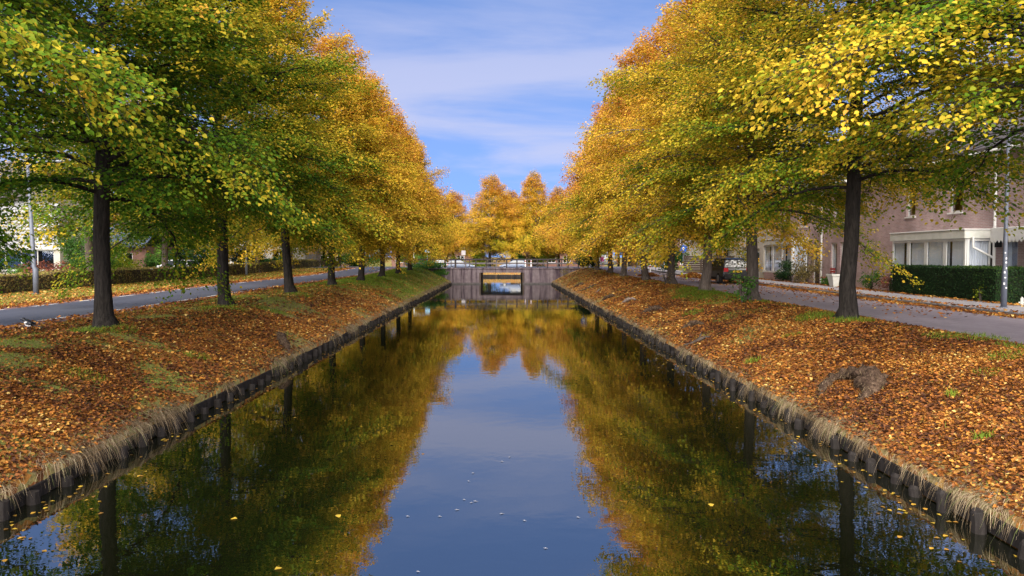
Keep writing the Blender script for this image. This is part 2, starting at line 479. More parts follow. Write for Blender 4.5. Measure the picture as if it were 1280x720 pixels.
def glassmat(name, tint, mixv):
    m, t = newmat(name)
    tr = N(t, 'ShaderNodeBsdfTransparent', inp={'Color': (*tint, 1)})
    gl = N(t, 'ShaderNodeBsdfGlossy', inp={'Color': (0.9, 0.93, 1, 1), 'Roughness': 0.03})
    fr = N(t, 'ShaderNodeFresnel', inp={'IOR': 1.5})
    ge = N(t, 'ShaderNodeNewGeometry'); io = N(t, 'ShaderNodeMapRange', inp={'To Min': 1.5, 'To Max': 1/1.5})
    t.links.new(ge.outputs['Backfacing'], io.inputs['Value']); t.links.new(io.outputs[0], fr.inputs['IOR'])
    ad = N(t, 'ShaderNodeMath', operation='ADD', inp={1: mixv}); ad.use_clamp = True
    t.links.new(fr.outputs[0], ad.inputs[0])
    mx = N(t, 'ShaderNodeMixShader')
    t.links.new(ad.outputs[0], mx.inputs[0]); t.links.new(tr.outputs[0], mx.inputs[1]); t.links.new(gl.outputs[0], mx.inputs[2])
    out(t, mx.outputs[0])
    return m
M_GLASS = glassmat('window_glass', (0.93, 0.95, 0.97), 0.0)
M_CGLASS = surf('tinted_car_glass', (0.03, 0.04, 0.05), (0.035, 0.045, 0.055), 2, 0.06, spec=0.9)

def concrete_stained():
    m, t = newmat('stained_purple_concrete')
    b = N(t, 'ShaderNodeBsdfPrincipled', inp={'Roughness': 0.85, 'Specular IOR Level': 0.2})
    tc = N(t, 'ShaderNodeTexCoord')
    mp = N(t, 'ShaderNodeMapping', inp={'Scale': (2.2, 2.2, 0.14)})
    t.links.new(tc.outputs['Object'], mp.inputs[0])
    n = N(t, 'ShaderNodeTexNoise', inp={'Scale': 1.6, 'Detail': 6, 'Roughness': 0.65}); t.links.new(mp.outputs[0], n.inputs['Vector'])
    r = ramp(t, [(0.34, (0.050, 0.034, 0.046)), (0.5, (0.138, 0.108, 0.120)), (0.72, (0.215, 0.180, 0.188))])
    t.links.new(n.outputs['Fac'], r.inputs[0])
    n2 = N(t, 'ShaderNodeTexNoise', inp={'Scale': 2.5, 'Detail': 8}); t.links.new(tc.outputs['Object'], n2.inputs['Vector'])
    mr = N(t, 'ShaderNodeMapRange', inp={'From Min': 0.3, 'From Max': 0.7, 'To Min': 0.75, 'To Max': 1.1}); t.links.new(n2.outputs['Fac'], mr.inputs[0])
    mx = N(t, 'ShaderNodeMix', data_type='RGBA', blend_type='MULTIPLY', inp={'Factor': 1.0})
    t.links.new(r.outputs[0], mx.inputs['A']); t.links.new(mr.outputs[0], mx.inputs['B'])
    t.links.new(mx.outputs['Result'], b.inputs['Base Color'])
    bp = N(t, 'ShaderNodeBump', inp={'Strength': 0.3, 'Distance': 0.02}); t.links.new(n2.outputs['Fac'], bp.inputs['Height']); t.links.new(bp.outputs[0], b.inputs['Normal'])
    out(t, b.outputs[0])
    return m
M_CONC = concrete_stained()

def watermat():
    m, t = newmat('canal_water')
    b = N(t, 'ShaderNodeBsdfPrincipled', inp={'Base Color': (0.0035, 0.0045, 0.0015, 1), 'Roughness': 0.004, 'IOR': 4.0, 'Specular IOR Level': 0.5})
    tc = N(t, 'ShaderNodeTexCoord')
    mp = N(t, 'ShaderNodeMapping', inp={'Scale': (1.0, 1.25, 1)}); t.links.new(tc.outputs['Object'], mp.inputs[0])
    n = N(t, 'ShaderNodeTexNoise', inp={'Scale': 2.6, 'Detail': 3, 'Roughness': 0.5, 'Distortion': 0.3}); t.links.new(mp.outputs[0], n.inputs['Vector'])
    n2 = N(t, 'ShaderNodeTexNoise', inp={'Scale': 0.35, 'Detail': 2}); t.links.new(tc.outputs['Object'], n2.inputs['Vector'])
    mr = N(t, 'ShaderNodeMapRange', inp={'From Min': 0.35, 'From Max': 0.65, 'To Min': 0.3, 'To Max': 1.0}); t.links.new(n2.outputs['Fac'], mr.inputs[0])
    mu = N(t, 'ShaderNodeMath', operation='MULTIPLY'); t.links.new(n.outputs['Fac'], mu.inputs[0]); t.links.new(mr.outputs[0], mu.inputs[1])
    bp = N(t, 'ShaderNodeBump', inp={'Strength': 0.25, 'Distance': 0.008}); t.links.new(mu.outputs[0], bp.inputs['Height'])
    t.links.new(bp.outputs[0], b.inputs['Normal'])
    out(t, b.outputs[0])
    return m
M_WATER = watermat()

def roadmat(name, c1, c2, sc=60.0, patch=0.25, brick=False):
    m, t = newmat(name)
    b = N(t, 'ShaderNodeBsdfPrincipled', inp={'Roughness': 0.72, 'Specular IOR Level': 0.35})
    tc = N(t, 'ShaderNodeTexCoord')
    n = N(t, 'ShaderNodeTexNoise', inp={'Scale': sc, 'Detail': 3}); t.links.new(tc.outputs['Object'], n.inputs['Vector'])
    mp = N(t, 'ShaderNodeMapping', inp={'Scale': (1, 0.2, 1)}); t.links.new(tc.outputs['Object'], mp.inputs[0])
    n2 = N(t, 'ShaderNodeTexNoise', inp={'Scale': 0.9, 'Detail': 6}); t.links.new(mp.outputs[0], n2.inputs['Vector'])
    mxf = N(t, 'ShaderNodeMix', data_type='FLOAT', inp={'Factor': 0.72}); t.links.new(n.outputs['Fac'], mxf.inputs['A']); t.links.new(n2.outputs['Fac'], mxf.inputs['B'])
    r = ramp(t, [(0.35, c1), (0.65, c2)]); t.links.new(mxf.outputs['Result'], r.inputs[0])
    col = r.outputs[0]
    if brick:
        br = N(t, 'ShaderNodeTexBrick', inp={'Color1': (1, 1, 1, 1), 'Color2': (0.72, 0.68, 0.70, 1), 'Mortar': (0.5, 0.47, 0.47, 1), 'Scale': 1.0, 'Mortar Size': 0.006,
                                             'Brick Width': 0.21, 'Row Height': 0.085})
        t.links.new(tc.outputs['Object'], br.inputs['Vector'])
        mx = N(t, 'ShaderNodeMix', data_type='RGBA', blend_type='MULTIPLY', inp={'Factor': 0.8}); t.links.new(col, mx.inputs['A']); t.links.new(br.outputs['Color'], mx.inputs['B'])
        col = mx.outputs['Result']
    t.links.new(col, b.inputs['Base Color'])
    bp = N(t, 'ShaderNodeBump', inp={'Strength': 0.25, 'Distance': 0.01}); t.links.new(n.outputs['Fac'], bp.inputs['Height']); t.links.new(bp.outputs[0], b.inputs['Normal'])
    out(t, b.outputs[0])
    return m
M_ASPH = roadmat('asphalt', (0.043, 0.048, 0.068), (0.068, 0.074, 0.102))
M_REDL = roadmat('red_edge_asphalt', (0.13, 0.070, 0.066), (0.19, 0.115, 0.105))
M_CLINK = roadmat('clinker_paving', (0.25, 0.215, 0.235), (0.34, 0.295, 0.315), 30, brick=True)

def groundmat():
    m, t = newmat('grass_and_leaf_ground')
    b = N(t, 'ShaderNodeBsdfPrincipled', inp={'Roughness': 0.92, 'Specular IOR Level': 0.1})
    tc = N(t, 'ShaderNodeTexCoord'); at = N(t, 'ShaderNodeAttribute', attribute_name='leafy'); dr = N(t, 'ShaderNodeAttribute', attribute_name='dry')
    vo = N(t, 'ShaderNodeTexVoronoi', inp={'Scale': 11.0, 'Randomness': 1.0}); t.links.new(tc.outputs['Object'], vo.inputs['Vector'])
    sp = N(t, 'ShaderNodeSeparateColor'); t.links.new(vo.outputs['Color'], sp.inputs[0])
    lr = ramp(t, [(0, (0.060, 0.030, 0.016)), (0.3, (0.15, 0.058, 0.020)), (0.6, (0.29, 0.115, 0.028)), (0.85, (0.38, 0.18, 0.04)), (1, (0.45, 0.27, 0.06))]); t.links.new(sp.outputs[0], lr.inputs[0])
    n = N(t, 'ShaderNodeTexNoise', inp={'Scale': 14, 'Detail': 6, 'Roughness': 0.7}); t.links.new(tc.outputs['Object'], n.inputs['Vector'])
    gr = ramp(t, [(0.3, (0.060, 0.075, 0.018)), (0.5, (0.15, 0.175, 0.030)), (0.72, (0.25, 0.25, 0.055))]); t.links.new(n.outputs['Fac'], gr.inputs[0])
    dy = ramp(t, [(0.3, (0.10, 0.075, 0.035)), (0.5, (0.21, 0.155, 0.07)), (0.72, (0.33, 0.25, 0.12))]); t.links.new(n.outputs['Fac'], dy.inputs[0])
    gm = N(t, 'ShaderNodeMix', data_type='RGBA'); t.links.new(dr.outputs['Fac'], gm.inputs['Factor']); t.links.new(gr.outputs[0], gm.inputs['A']); t.links.new(dy.outputs[0], gm.inputs['B'])
    # leaves cover a cell when its random value is below the local leaf cover
    n3 = N(t, 'ShaderNodeTexNoise', inp={'Scale': 1.7, 'Detail': 5}); t.links.new(tc.outputs['Object'], n3.inputs['Vector'])
    mm = N(t, 'ShaderNodeMapRange', inp={'From Min': 0.3, 'From Max': 0.7, 'To Min': -0.22, 'To Max': 0.22}); t.links.new(n3.outputs['Fac'], mm.inputs[0])
    ad = N(t, 'ShaderNodeMath', operation='ADD'); t.links.new(at.outputs['Fac'], ad.inputs[0]); t.links.new(mm.outputs[0], ad.inputs[1])
    lt = N(t, 'ShaderNodeMath', operation='SUBTRACT'); t.links.new(ad.outputs[0], lt.inputs[0]); t.links.new(sp.outputs[1], lt.inputs[1])
    ml = N(t, 'ShaderNodeMath', operation='MULTIPLY_ADD', inp={1: 6.0, 2: 0.5}); ml.use_clamp = True; t.links.new(lt.outputs[0], ml.inputs[0])
    mx = N(t, 'ShaderNodeMix', data_type='RGBA'); t.links.new(ml.outputs[0], mx.inputs['Factor']); t.links.new(gm.outputs['Result'], mx.inputs['A']); t.links.new(lr.outputs[0], mx.inputs['B'])
    t.links.new(mx.outputs['Result'], b.inputs['Base Color'])
    bp = N(t, 'ShaderNodeBump', inp={'Strength': 0.7, 'Distance': 0.04}); t.links.new(n.outputs['Fac'], bp.inputs['Height']); t.links.new(bp.outputs[0], b.inputs['Normal'])
    out(t, b.outputs[0])
    return m
M_GROUND = groundmat()

# ------------------------------------------------------------------ terrain
EL, ER = 5.86, 5.31            # canal edges left / right
YEND = 111.0                   # end of the canal beyond the bridge
def plat(y):
    return CAMZ + np.interp(y, [-40, 15, 28, 40, 60, 70, 80, 94, 108, 125, 3000], [-1.74, -1.70, -1.66, -1.58, -1.53, -1.42, -1.20, -1.22, -2.05, -2.05, -2.05])
def gz(x, y):
    x = np.asarray(x, float); y = np.asarray(y, float)
    p = plat(y)
    ax = np.abs(x)
    e = np.where(x < 0, EL, ER)
    t = np.clip((ax - e) / (8.9 - e), 0, 1)
    t = t * (1.35 - 0.35 * t)
    z = 0.30 + (p - 0.30) * t
    bank = np.clip((ax - e) / 0.4, 0, 1) * np.clip((9.6 - ax) / 0.6, 0, 1)
    z = z + bank * ((vnoise(x, y, 0.9, 3) - 0.5) * 0.07 + (vnoise(x, y, 2.6, 4) - 0.5) * 0.12)
    z = z - sstep(23.2, 24.5, -x) * 0.12
    inside = ax < e - 0.005
    ye = np.clip((y - YEND) / 1.6, 0, 1)
    z_end = np.where(y >= YEND, 0.3 + (p - 0.3) * ye, -0.7)
    bank_end = np.where(y >= YEND + 0.01, np.maximum(z, z_end), z)
    return np.where(inside, z_end, bank_end)
def cover(x, y):
    """share of fallen leaves on the ground, and dryness of the grass"""
    x = np.asarray(x, float); y = np.asarray(y, float)
    ax = np.abs(x)
    nz = vnoise(x, y, 1.6, 7) * 0.6 + vnoise(x, y, 0.6, 8) * 0.4
    big = vnoise(x, y, 5.0, 9)
    # right bank
    r = 0.98 - 0.55 * sstep(0.62, 0.8, nz) * sstep(10, 18, y)
    r -= 0.65 * sstep(7.6, 8.6, x) * sstep(26, 30, y) * sstep(41, 36, y)
    r -= 0.45 * sstep(8.9, 9.6, x) * sstep(9.9, 9.6, x)
    r -= 0.30 * sstep(58, 70, y)
    # left bank
    l = 0.94 - 0.75 * sstep(0.58, 0.74, nz) * (1 - 0.6 * sstep(11, 5, y))
    l -= 0.25 * sstep(16, 24, y) * sstep(7.0, 8.8, ax)
    l -= 0.55 * sstep(36, 52, y)
    l -= 0.25 * sstep(8.2, 9.2, ax)
    edge_ = sstep(0.5, 0.1, ax - np.where(x < 0, EL, ER))
    r = r * (1 - .35 * edge_); l = l * (1 - .35 * edge_)
    far = 0.42 - 0.3 * (nz > 0.5) + 0.25 * (big - 0.5)
    c = np.where(ax < 11.3, np.where(x > 0, r, l), far)
    c = np.where((y > 105) & (ax < 20), 0.55, c)
    d = np.where(x > 0, 0.45 + 0.4 * sstep(50, 62, y) - 0.45 * sstep(7.6, 8.6, x) * sstep(26, 30, y) * sstep(41, 36, y), 0.35 - 0.25 * sstep(36, 52, y) + 0.3 * sstep(18, 26, y) * sstep(46, 36, y))
    d = d + 0.5 * (big - 0.5) + .5 * edge_
    d = np.where(ax < 11.3, d, 0.35 + 0.3 * (big - 0.5))
    return np.clip(c, 0, 1), np.clip(d, 0, 1)

YR = np.concatenate([np.arange(-30, 0, 3.0), np.arange(0, 60, 0.6), np.arange(60, 111, 1.0), [111.0, 111.02], [111.6, 112.2, 112.7, 113, 114, 115, 116, 117.5], [118, 122, 126, 135, 150, 180, 230, 320, 500, 900, 2400]])
XR = np.concatenate([[-2400, -900, -400, -200, -120, -80, -60, -50, -42, -36, -31, -28, -26, -24.6, -23.8, -23.1, -21, -18.6, -16.6, -14.5, -13, -11.5, -10.6, -9.9],
                     np.arange(-9.5, -EL - 0.1, 0.33), [-EL, -EL + 0.02, -3, 0, 3, ER - 0.02, ER], np.arange(ER + 0.3, 9.7, 0.33),
                     [9.9, 10.6, 12, 13.3, 14.4, 15.5, 16.8, 18, 20, 23, 28, 36, 50, 80, 120, 200, 400, 900, 2400]])
def grid_mesh(name, xs, ys, zf, mat, attrs=None):
    X, Y = np.meshgrid(xs, ys)
    Z = zf(X, Y)
    nx, ny = len(xs), len(ys)
    V = np.stack([X.ravel(), Y.ravel(), Z.ravel()], 1)
    i = np.arange(nx * ny).reshape(ny, nx)
    F = np.stack([i[:-1, :-1].ravel(), i[:-1, 1:].ravel(), i[1:, 1:].ravel(), i[1:, :-1].ravel()], 1)
    return np_mesh(name, V, F, mat, attrs=attrs(X.ravel(), Y.ravel()) if attrs else None, smooth=True)
def gat(x, y):
    c, d = cover(x, y)
    return {'leafy': c, 'dry': d}
ground = grid_mesh('ground', XR, YR, gz, M_GROUND, gat)
tag(ground, 'leaf strewn grass banks and verges on both sides of the canal', kind='structure')

mb = MB()
mb.add([(-6.6, -30, 0), (6.2, -30, 0), (6.2, YEND + 1.5, 0), (-6.6, YEND + 1.5, 0)], [(0, 1, 2, 3)])
water = tag(mb.build('canal_water', M_WATER), 'still dark canal water mirroring the trees and the sky', kind='structure')

def strip(name, x0, x1, ya, yb, dz, mat, nx=2, parent=None, label=None):
    ys = YR[(YR > ya) & (YR < yb)]
    ys = np.concatenate([[ya], ys, [yb]])
    xs = np.linspace(x0, x1, nx)
    o = grid_mesh(name, xs, ys, lambda X, Y: plat(Y) + dz, mat)
    if parent:
        o.parent = parent
    elif label:
        tag(o, label, kind='structure')
    return o
road_l = strip('road', -15.75, -12.15, -30, 82.2, 0.010, M_ASPH, label='grey asphalt road with red edge strips behind the left row of trees')
strip('edge_lane', -12.15, -11.45, -30, 82.2, 0.010, M_REDL, parent=road_l)
strip('edge_lane', -16.5, -15.75, -30, 82.2, 0.010, M_REDL, parent=road_l)
mk = None
for xx in (-12.15, -15.75):
    y = 14.0
    while y < 80:
        ys = [y, y + 1.35]
        o = grid_mesh('road_marking', [xx - 0.06, xx + 0.06], ys, lambda X, Y: plat(Y) + 0.016, M_MARK)
        o.parent = road_l
        y += 2.75
road_r = strip('road', 9.95, 14.35, -30, 82.2, 0.010, M_CLINK, label='purplish grey clinker paved street in front of the houses on the right')
cross = grid_mesh('road', np.array([-90, -60, -30, -16.5, -9, 0, 9, 16.8, 30, 60, 90.]), np.array([82.2, 84, 86, 88, 91.5]), lambda X, Y: plat(Y) + 0.014, M_ASPH)
tag(cross, 'asphalt cross street running over the far bridge', kind='structure')

far_street = grid_mesh('road', np.array([-120, -60, -30, -10, 0, 10, 30, 60, 120.]), np.array([113.0, 115, 117.5]), lambda X, Y: plat(Y) + 0.014, M_ASPH)
tag(far_street, 'asphalt street running across behind the end of the canal', kind='structure')

# pavement with kerb stones
mb = MB()
ys = np.arange(18, 80.1, 2.0)
for a, b in zip(ys[:-1], ys[1:]):
    za, zb = float(plat(a)) + 0.10, float(plat(b)) + 0.10
    k = len(mb.v)
    mb.v += [(14.62, a, za), (16.75, a, za), (16.75, b, zb), (14.62, b, zb)]
    mb.f.append((k, k+1, k+2, k+3)); mb.m.append(0)
    mb.v += [(16.75, a, za - 0.2), (16.75, b, zb - 0.2)]
    mb.f.append((k+1, k+4, k+5, k+2)); mb.m.append(0)
pave = tag(mb.build('pavement', M_PAVE), 'grey pavement strip between the street and the front gardens', kind='structure')
kerb0 = None
for i, y in enumerate(np.arange(18.0, 79.5, 1.0)):
    if kerb0 is None:
        m = MB(); m.bbox(14.46, 14.62, 0.0, 0.99, -0.12, 0.105, 0.015)
        kerb0 = m.build('kerbstone', M_KERB, pave); o = kerb0
    else:
        o = kerb0.copy(); COL.objects.link(o); o.parent = pave
    o.location = (0, y, float(plat(y + 0.5)))

# ------------------------------------------------------------------ timber bank edging (posts and boards are parts)
def edging(side, label):
    e = -EL if side < 0 else ER
    root = thing('timber_bank_edging', label, 'bank edging', (e, 4.0, 0))
    rnd = random.Random(3 if side < 0 else 4)
    inward = 1 if side < 0 else -1
    # three post meshes shared
    metas = []
    for k in range(3):
        m = MB()
        if side < 0:
            r = 0.078
            pts = [(rnd.uniform(-.008, .008), rnd.uniform(-.008, .008), z) for z in (-0.5, -0.1, 0.15, 0.30)]
            m.tube(pts, [r, r, r * 1.02, r * 0.9], 8)
        else:
            r = 0.076
            pts = [(rnd.uniform(-.01, .01), rnd.uniform(-.01, .01), z) for z in (-0.5, -0.05, 0.14, 0.27, 0.30)]
            m.tube(pts, [r, r * 1.03, r, r * 0.95, r * 0.72], 10)
        o = m.build('post', M_TIMB, root)
        o.location = (0, 0, 0)
        for v in o.data.vertices:        # undo the parent offset: post is authored about its own base
            v.co += Vector((e, 4.0, 0))
        metas.append(o)
    y = 3.2; i = 0
    step = 0.62 if side > 0 else 0.64
    while y < 80.5:
        src = metas[i % 3]
        if i < 3:
            o = src
        else:
            o = src.copy(); COL.objects.link(o); o.parent = root
        o.location = (inward * (0.13 + rnd.uniform(-0.02, 0.03)), y - 4.0, rnd.uniform(-0.20, -0.05))
        o.rotation_euler = (rnd.uniform(-.06, .06), rnd.uniform(-.07, .07), rnd.uniform(0, 6.28))
        y += step * rnd.uniform(0.85, 1.15); i += 1
    # boards behind the posts
    y = 2.0; b0 = None
    while y < 81:
        for zz, h in ((-0.28, 0.26), (0.0, 0.20)):
            if b0 is None:
                m = MB(); m.bbox(e - 0.02, e + 0.02, 4.0, 6.48, 0, 0.245, 0.008)
                b0 = m.build('plank', M_TIMB, root); o = b0
            else:
                o = b0.copy(); COL.objects.link(o); o.parent = root
            o.location = (inward * 0.035, y - 4.0, zz + rnd.uniform(-.02, .02))
            o.scale = (1, 1, h / 0.26)
        y += 2.5
    return root
shade_boards = thing('timber_bank_edging', 'dark timber boards added as the waterline shade at the far end of the canal', 'bank edging', (0, 110.6, 0))  # boards added to draw the dark line of shade along the water
for k in range(5):
    m = MB(); m.bbox(-5.8 + k*2.32, -5.8 + k*2.32 + 2.30, 110.55, 110.6, -.3, .34, .01); m.build('plank', M_TIMB, shade_boards)
    m = MB(); m.cyl((-5.6 + k*2.4, 110.48, -.4), .08, .78, 8); m.build('post', M_TIMB, shade_boards)
edging(-1, 'dark timber posts and planks edging the left bank at the waterline')
edging(1, 'dark round timber posts edging the right bank at the waterline')

# ------------------------------------------------------------------ trees
def tubes_np(paths, radii, n):
    """paths (k, m, 3), radii (k, m) -> V, F"""
    k, m, _ = paths.shape
    D = np.zeros_like(paths)
    D[:, 1:-1] = paths[:, 2:] - paths[:, :-2]; D[:, 0] = paths[:, 1] - paths[:, 0]; D[:, -1] = paths[:, -1] - paths[:, -2]
    D /= np.maximum(np.linalg.norm(D, axis=2, keepdims=True), 1e-9)
    up = np.zeros_like(D); up[..., 2] = 1
    near = np.abs(D[..., 2]) > 0.95
    up[near] = (1, 0, 0)
    A = np.cross(D, up); A /= np.maximum(np.linalg.norm(A, axis=2, keepdims=True), 1e-9)
    B = np.cross(D, A)
    th = 2 * np.pi * np.arange(n) / n
    V = paths[:, :, None, :] + (A[:, :, None, :] * np.cos(th)[None, None, :, None] + B[:, :, None, :] * np.sin(th)[None, None, :, None]) * radii[:, :, None, None]
    idx = np.arange(k * m * n).reshape(k, m, n)
    a = idx[:, :-1, :]; b = np.roll(a, -1, axis=2); d = idx[:, 1:, :]; c = np.roll(d, -1, axis=2)
    F = np.stack([a.ravel(), b.ravel(), c.ravel(), d.ravel()], 1)
    return V.reshape(-1, 3), F

def gen_tree(seed, H=13.6, hb=2.9, Rm=4.7, nprim=84, nleaf=60000, leaf=0.105, trunk_r=0.192, top_thin=0.45, droop=1.0, round_=False, vs=0.085, pe=0.54):
    r = np.random.default_rng(seed)
    # trunk
    zt = np.array([-0.15, 0.0, 0.12, 0.35, 0.9, 2, 3.5, 5.5, 7.5, 9.5, 11.5, H - 0.5]) ; zt[-1] = H - 0.4
    wob = np.cumsum(r.normal(0, 0.035, (len(zt), 2)), 0); wob -= wob[1]
    wob[:3] = 0
    tp = np.concatenate([wob, zt[:, None]], 1)
    tr = trunk_r * np.array([2.0, 1.72, 1.36, 1.10, 1.0, 0.95, 0.88, 0.74, 0.58, 0.42, 0.26, 0.06])
    Vt, Ft = tubes_np(tp[None], tr[None], 14)
    # root flare unevenness
    ang = np.arctan2(Vt[:, 1], Vt[:, 0]); low = np.clip(1 - Vt[:, 2] / 0.6, 0, 1)
    f = 1 + 0.20 * low * np.sin(ang * 5 + seed) + 0.03 * np.sin(ang * 3 + Vt[:, 2] * 1.3)
    Vt[:, 0] *= f; Vt[:, 1] *= f
    # primaries
    i = np.arange(nprim)
    u = (i + 0.5) / nprim
    h = hb + (H * 0.975 - hb) * u ** 0.92
    t = (h - hb) / (H - hb)
    az = i * 2.39996 + r.normal(0, 0.25, nprim)
    prof = (1 - t) ** pe * (0.80 + 0.20 * np.clip(t / 0.12, 0, 1))
    L = (Rm * prof * r.uniform(0.60, 1.15, nprim) * np.where(r.random(nprim) < 0.10, 1.22, 1.0) + 0.40 - 0.2 * t)
    el = np.radians(14 + 52 * t ** 0.85 + r.normal(0, 6, nprim))
    kd = (0.52 * (1 - t) ** 1.5 + 0.05) * droop * r.uniform(0.8, 1.2, nprim)
    s = np.linspace(0, 1, 8)
    hd = np.stack([np.cos(az), np.sin(az), np.zeros(nprim)], 1)
    sd = np.stack([-np.sin(az), np.cos(az), np.zeros(nprim)], 1)
    base = np.stack([np.interp(h, zt, wob[:, 0]), np.interp(h, zt, wob[:, 1]), h], 1)
    lat = np.cumsum(r.normal(0, 0.05, (nprim, 8)), 1) * L[:, None] * 0.6; lat -= lat[:, :1]
    P = base[:, None, :] + hd[:, None, :] * (s[None] * (L * np.cos(el))[:, None])[..., None] + sd[:, None, :] * lat[..., None]
    P[..., 2] += s[None] * (L * np.sin(el))[:, None] - kd[:, None] * L[:, None] * s[None] ** 2
    pr = (0.010 + 0.011 * L)[:, None] * (1 - 0.85 * s[None])
    Vb, Fb = tubes_np(P, pr, 5)
    # secondaries
    ns = (5 + L * 5.2).astype(int)
    pi = np.repeat(i, ns)
    k = len(pi)
    su = r.uniform(0.10, 1.0, k) ** 0.85
    q = su * 7; q0 = np.clip(q.astype(int), 0, 6); fq = (q - q0)[:, None]
    st = P[pi, q0] * (1 - fq) + P[pi, q0 + 1] * fq
    side = np.where(r.random(k) < 0.5, -1, 1)
    da = side * np.radians(r.uniform(22, 68, k)) * (1 - 0.35 * su)
    a2 = az[pi] + da
    ln = ((0.20 + 0.34 * (1 - su)) * L[pi]) * r.uniform(0.6, 1.15, k) + 0.28
    tdir = P[pi, q0 + 1] - P[pi, q0]; tdir /= np.linalg.norm(tdir, axis=1, keepdims=True)
    d2 = np.stack([np.cos(a2), np.sin(a2), tdir[:, 2] * 0.75 + r.normal(0.0, 0.22, k)], 1)
    s3 = np.array([0, 0.5, 1.0])
    Q = st[:, None, :] + d2[:, None, :] * (s3[None] * ln[:, None])[..., None]
    Q[..., 2] -= (0.16 * (1 - t[pi]) + 0.04)[:, None] * ln[:, None] * s3[None] ** 2 * droop
    Vs, Fs = tubes_np(Q, np.array([0.009, 0.006, 0.002])[None] * (0.8 + 0.12 * ln)[:, None], 3)
    Vb2 = np.concatenate([Vb, Vs]); Fb2 = np.concatenate([Fb, Fs + len(Vb)])
    # leaves
    wgt = (ln + 0.25) * (1 - (1 - top_thin) * np.clip((t[pi] - 0.72) / 0.28, 0, 1)) * r.lognormal(0, 0.35, k)
    wgt /= wgt.sum()
    j = r.choice(k, nleaf, p=wgt)
    uu = r.random(nleaf) ** 0.75
    p = Q[j, 0] * (1 - uu)[:, None] + Q[j, 2] * uu[:, None]
    p[:, 2] += (0.16 * (1 - t[pi[j]]) + 0.04) * ln[j] * (uu - uu ** 2) * droop
    dd = norm(d2[j])
    sdv = norm(np.cross(dd, np.array([[0, 0, 1.0]])))
    upv = np.cross(sdv, dd)
    w = 0.10 + 0.14 * ln[j] * (1 - uu * 0.6)
    p = p + sdv * (r.normal(0, 1, nleaf) * w)[:, None] + upv * (r.normal(-0.02, vs, nleaf))[:, None]
    yaw = r.uniform(-1.3, 1.3, nleaf)
    D = dd * np.cos(yaw)[:, None] + sdv * np.sin(yaw)[:, None]
    D[:, 2] -= r.uniform(0.0, 0.55, nleaf)
    Nn = np.stack([r.normal(0, 0.62, nleaf), r.normal(0, 0.62, nleaf), np.ones(nleaf)], 1) + dd * 0.30
    ll = leaf * r.uniform(0.7, 1.2, nleaf)
    rad = np.hypot(p[:, 0], p[:, 1]) / (Rm * np.maximum((1 - np.clip((p[:, 2] - hb) / (H - hb), 0, 0.98)) ** pe, 0.12))
    clump = r.normal(0, 0.075, k)[j] + r.normal(0, 0.05, nprim)[pi[j]]
    age = 0.20 * (np.clip(rad, 0, 1.15) - 0.75) + 0.14 * (np.clip((p[:, 2] - hb) / (H - hb), 0, 1) - 0.35) + clump + r.normal(0, 0.085, nleaf) + 0.10 * (uu - 0.5)
    V, F, A = (leaf6_arrays if round_ else leaf_arrays)(p, D, Nn, ll, ll * 0.84, age)
    return (Vt, Ft), (Vb2, Fb2), (V, F, A)

def make_tree(name, arrays, leafm, barkm):
    root = thing(name, 'tree', 'tree')
    (Vt, Ft), (Vb, Fb), (V, F, A) = arrays
    np_mesh('trunk', Vt, Ft, barkm, root, smooth=True)
    b = np_mesh('limbs', Vb, Fb, barkm, root, smooth=True); b['kind'] = 'stuff'
    c = np_mesh('crown', V, F, leafm, root, attrs={'age': A}); c['kind'] = 'stuff'
    return root

PROTO = {}
def proto(key, seed, barkm=None, leafm=None, **k):
    PROTO[key] = make_tree('lime_tree', gen_tree(seed, **k), leafm or M_LEAF, barkm or M_BARK)
proto('n1', 101, nleaf=112000, leaf=0.086, round_=True, hb=3.0, droop=0.88, nprim=104)
proto('n2', 202, nleaf=125000, leaf=0.076, round_=True, hb=3.25, droop=0.80, nprim=104)
proto('m1', 303, nleaf=82000, leaf=0.112, nprim=116, hb=2.8, vs=0.11, pe=0.62)
proto('m2', 404, nleaf=82000, leaf=0.112, nprim=116, hb=2.8, vs=0.11, pe=0.62)
proto('f1', 505, nleaf=80000, leaf=0.122, nprim=150, top_thin=0.12, hb=2.75, Rm=5.1, vs=0.21, pe=0.90, droop=0.85)
proto('f2', 606, nleaf=80000, leaf=0.122, nprim=150, top_thin=0.09, hb=2.75, Rm=5.1, vs=0.21, pe=1.0, droop=0.85)
proto('b1', 707, barkm=M_BARKG, leafm=M_LEAF, nleaf=26000, leaf=0.16, H=11.5, hb=3.0, Rm=4.2, trunk_r=0.20, droop=0.7, nprim=100, vs=0.14)
used = set()
def plant(key, x, y, stage, label, group, scale=1.0, rot=0.0, name='lime_tree', barkm=None, dz=0.0, wide=1.0):
    src = PROTO[key]
    if key not in used:
        o = src; used.add(key)
    else:
        o = copy_tree(src)
    o.name = name
    o.location = (x, y, float(gz(x, y)) - 0.02 + dz)
    o.rotation_euler = (R_(random.uniform(-2, 2)), R_(random.uniform(-2, 2)), rot)
    o.scale = (scale * wide, scale * wide, scale)
    tag(o, label, 'tree', group)
    for ch in o.children:
        if ch.name.startswith('crown'):
            ch.color = (stage, 0, 0, 1)
        elif barkm is not None:
            ch.material_slots[0].link = 'OBJECT'
            ch.material_slots[0].material = barkm
    return o

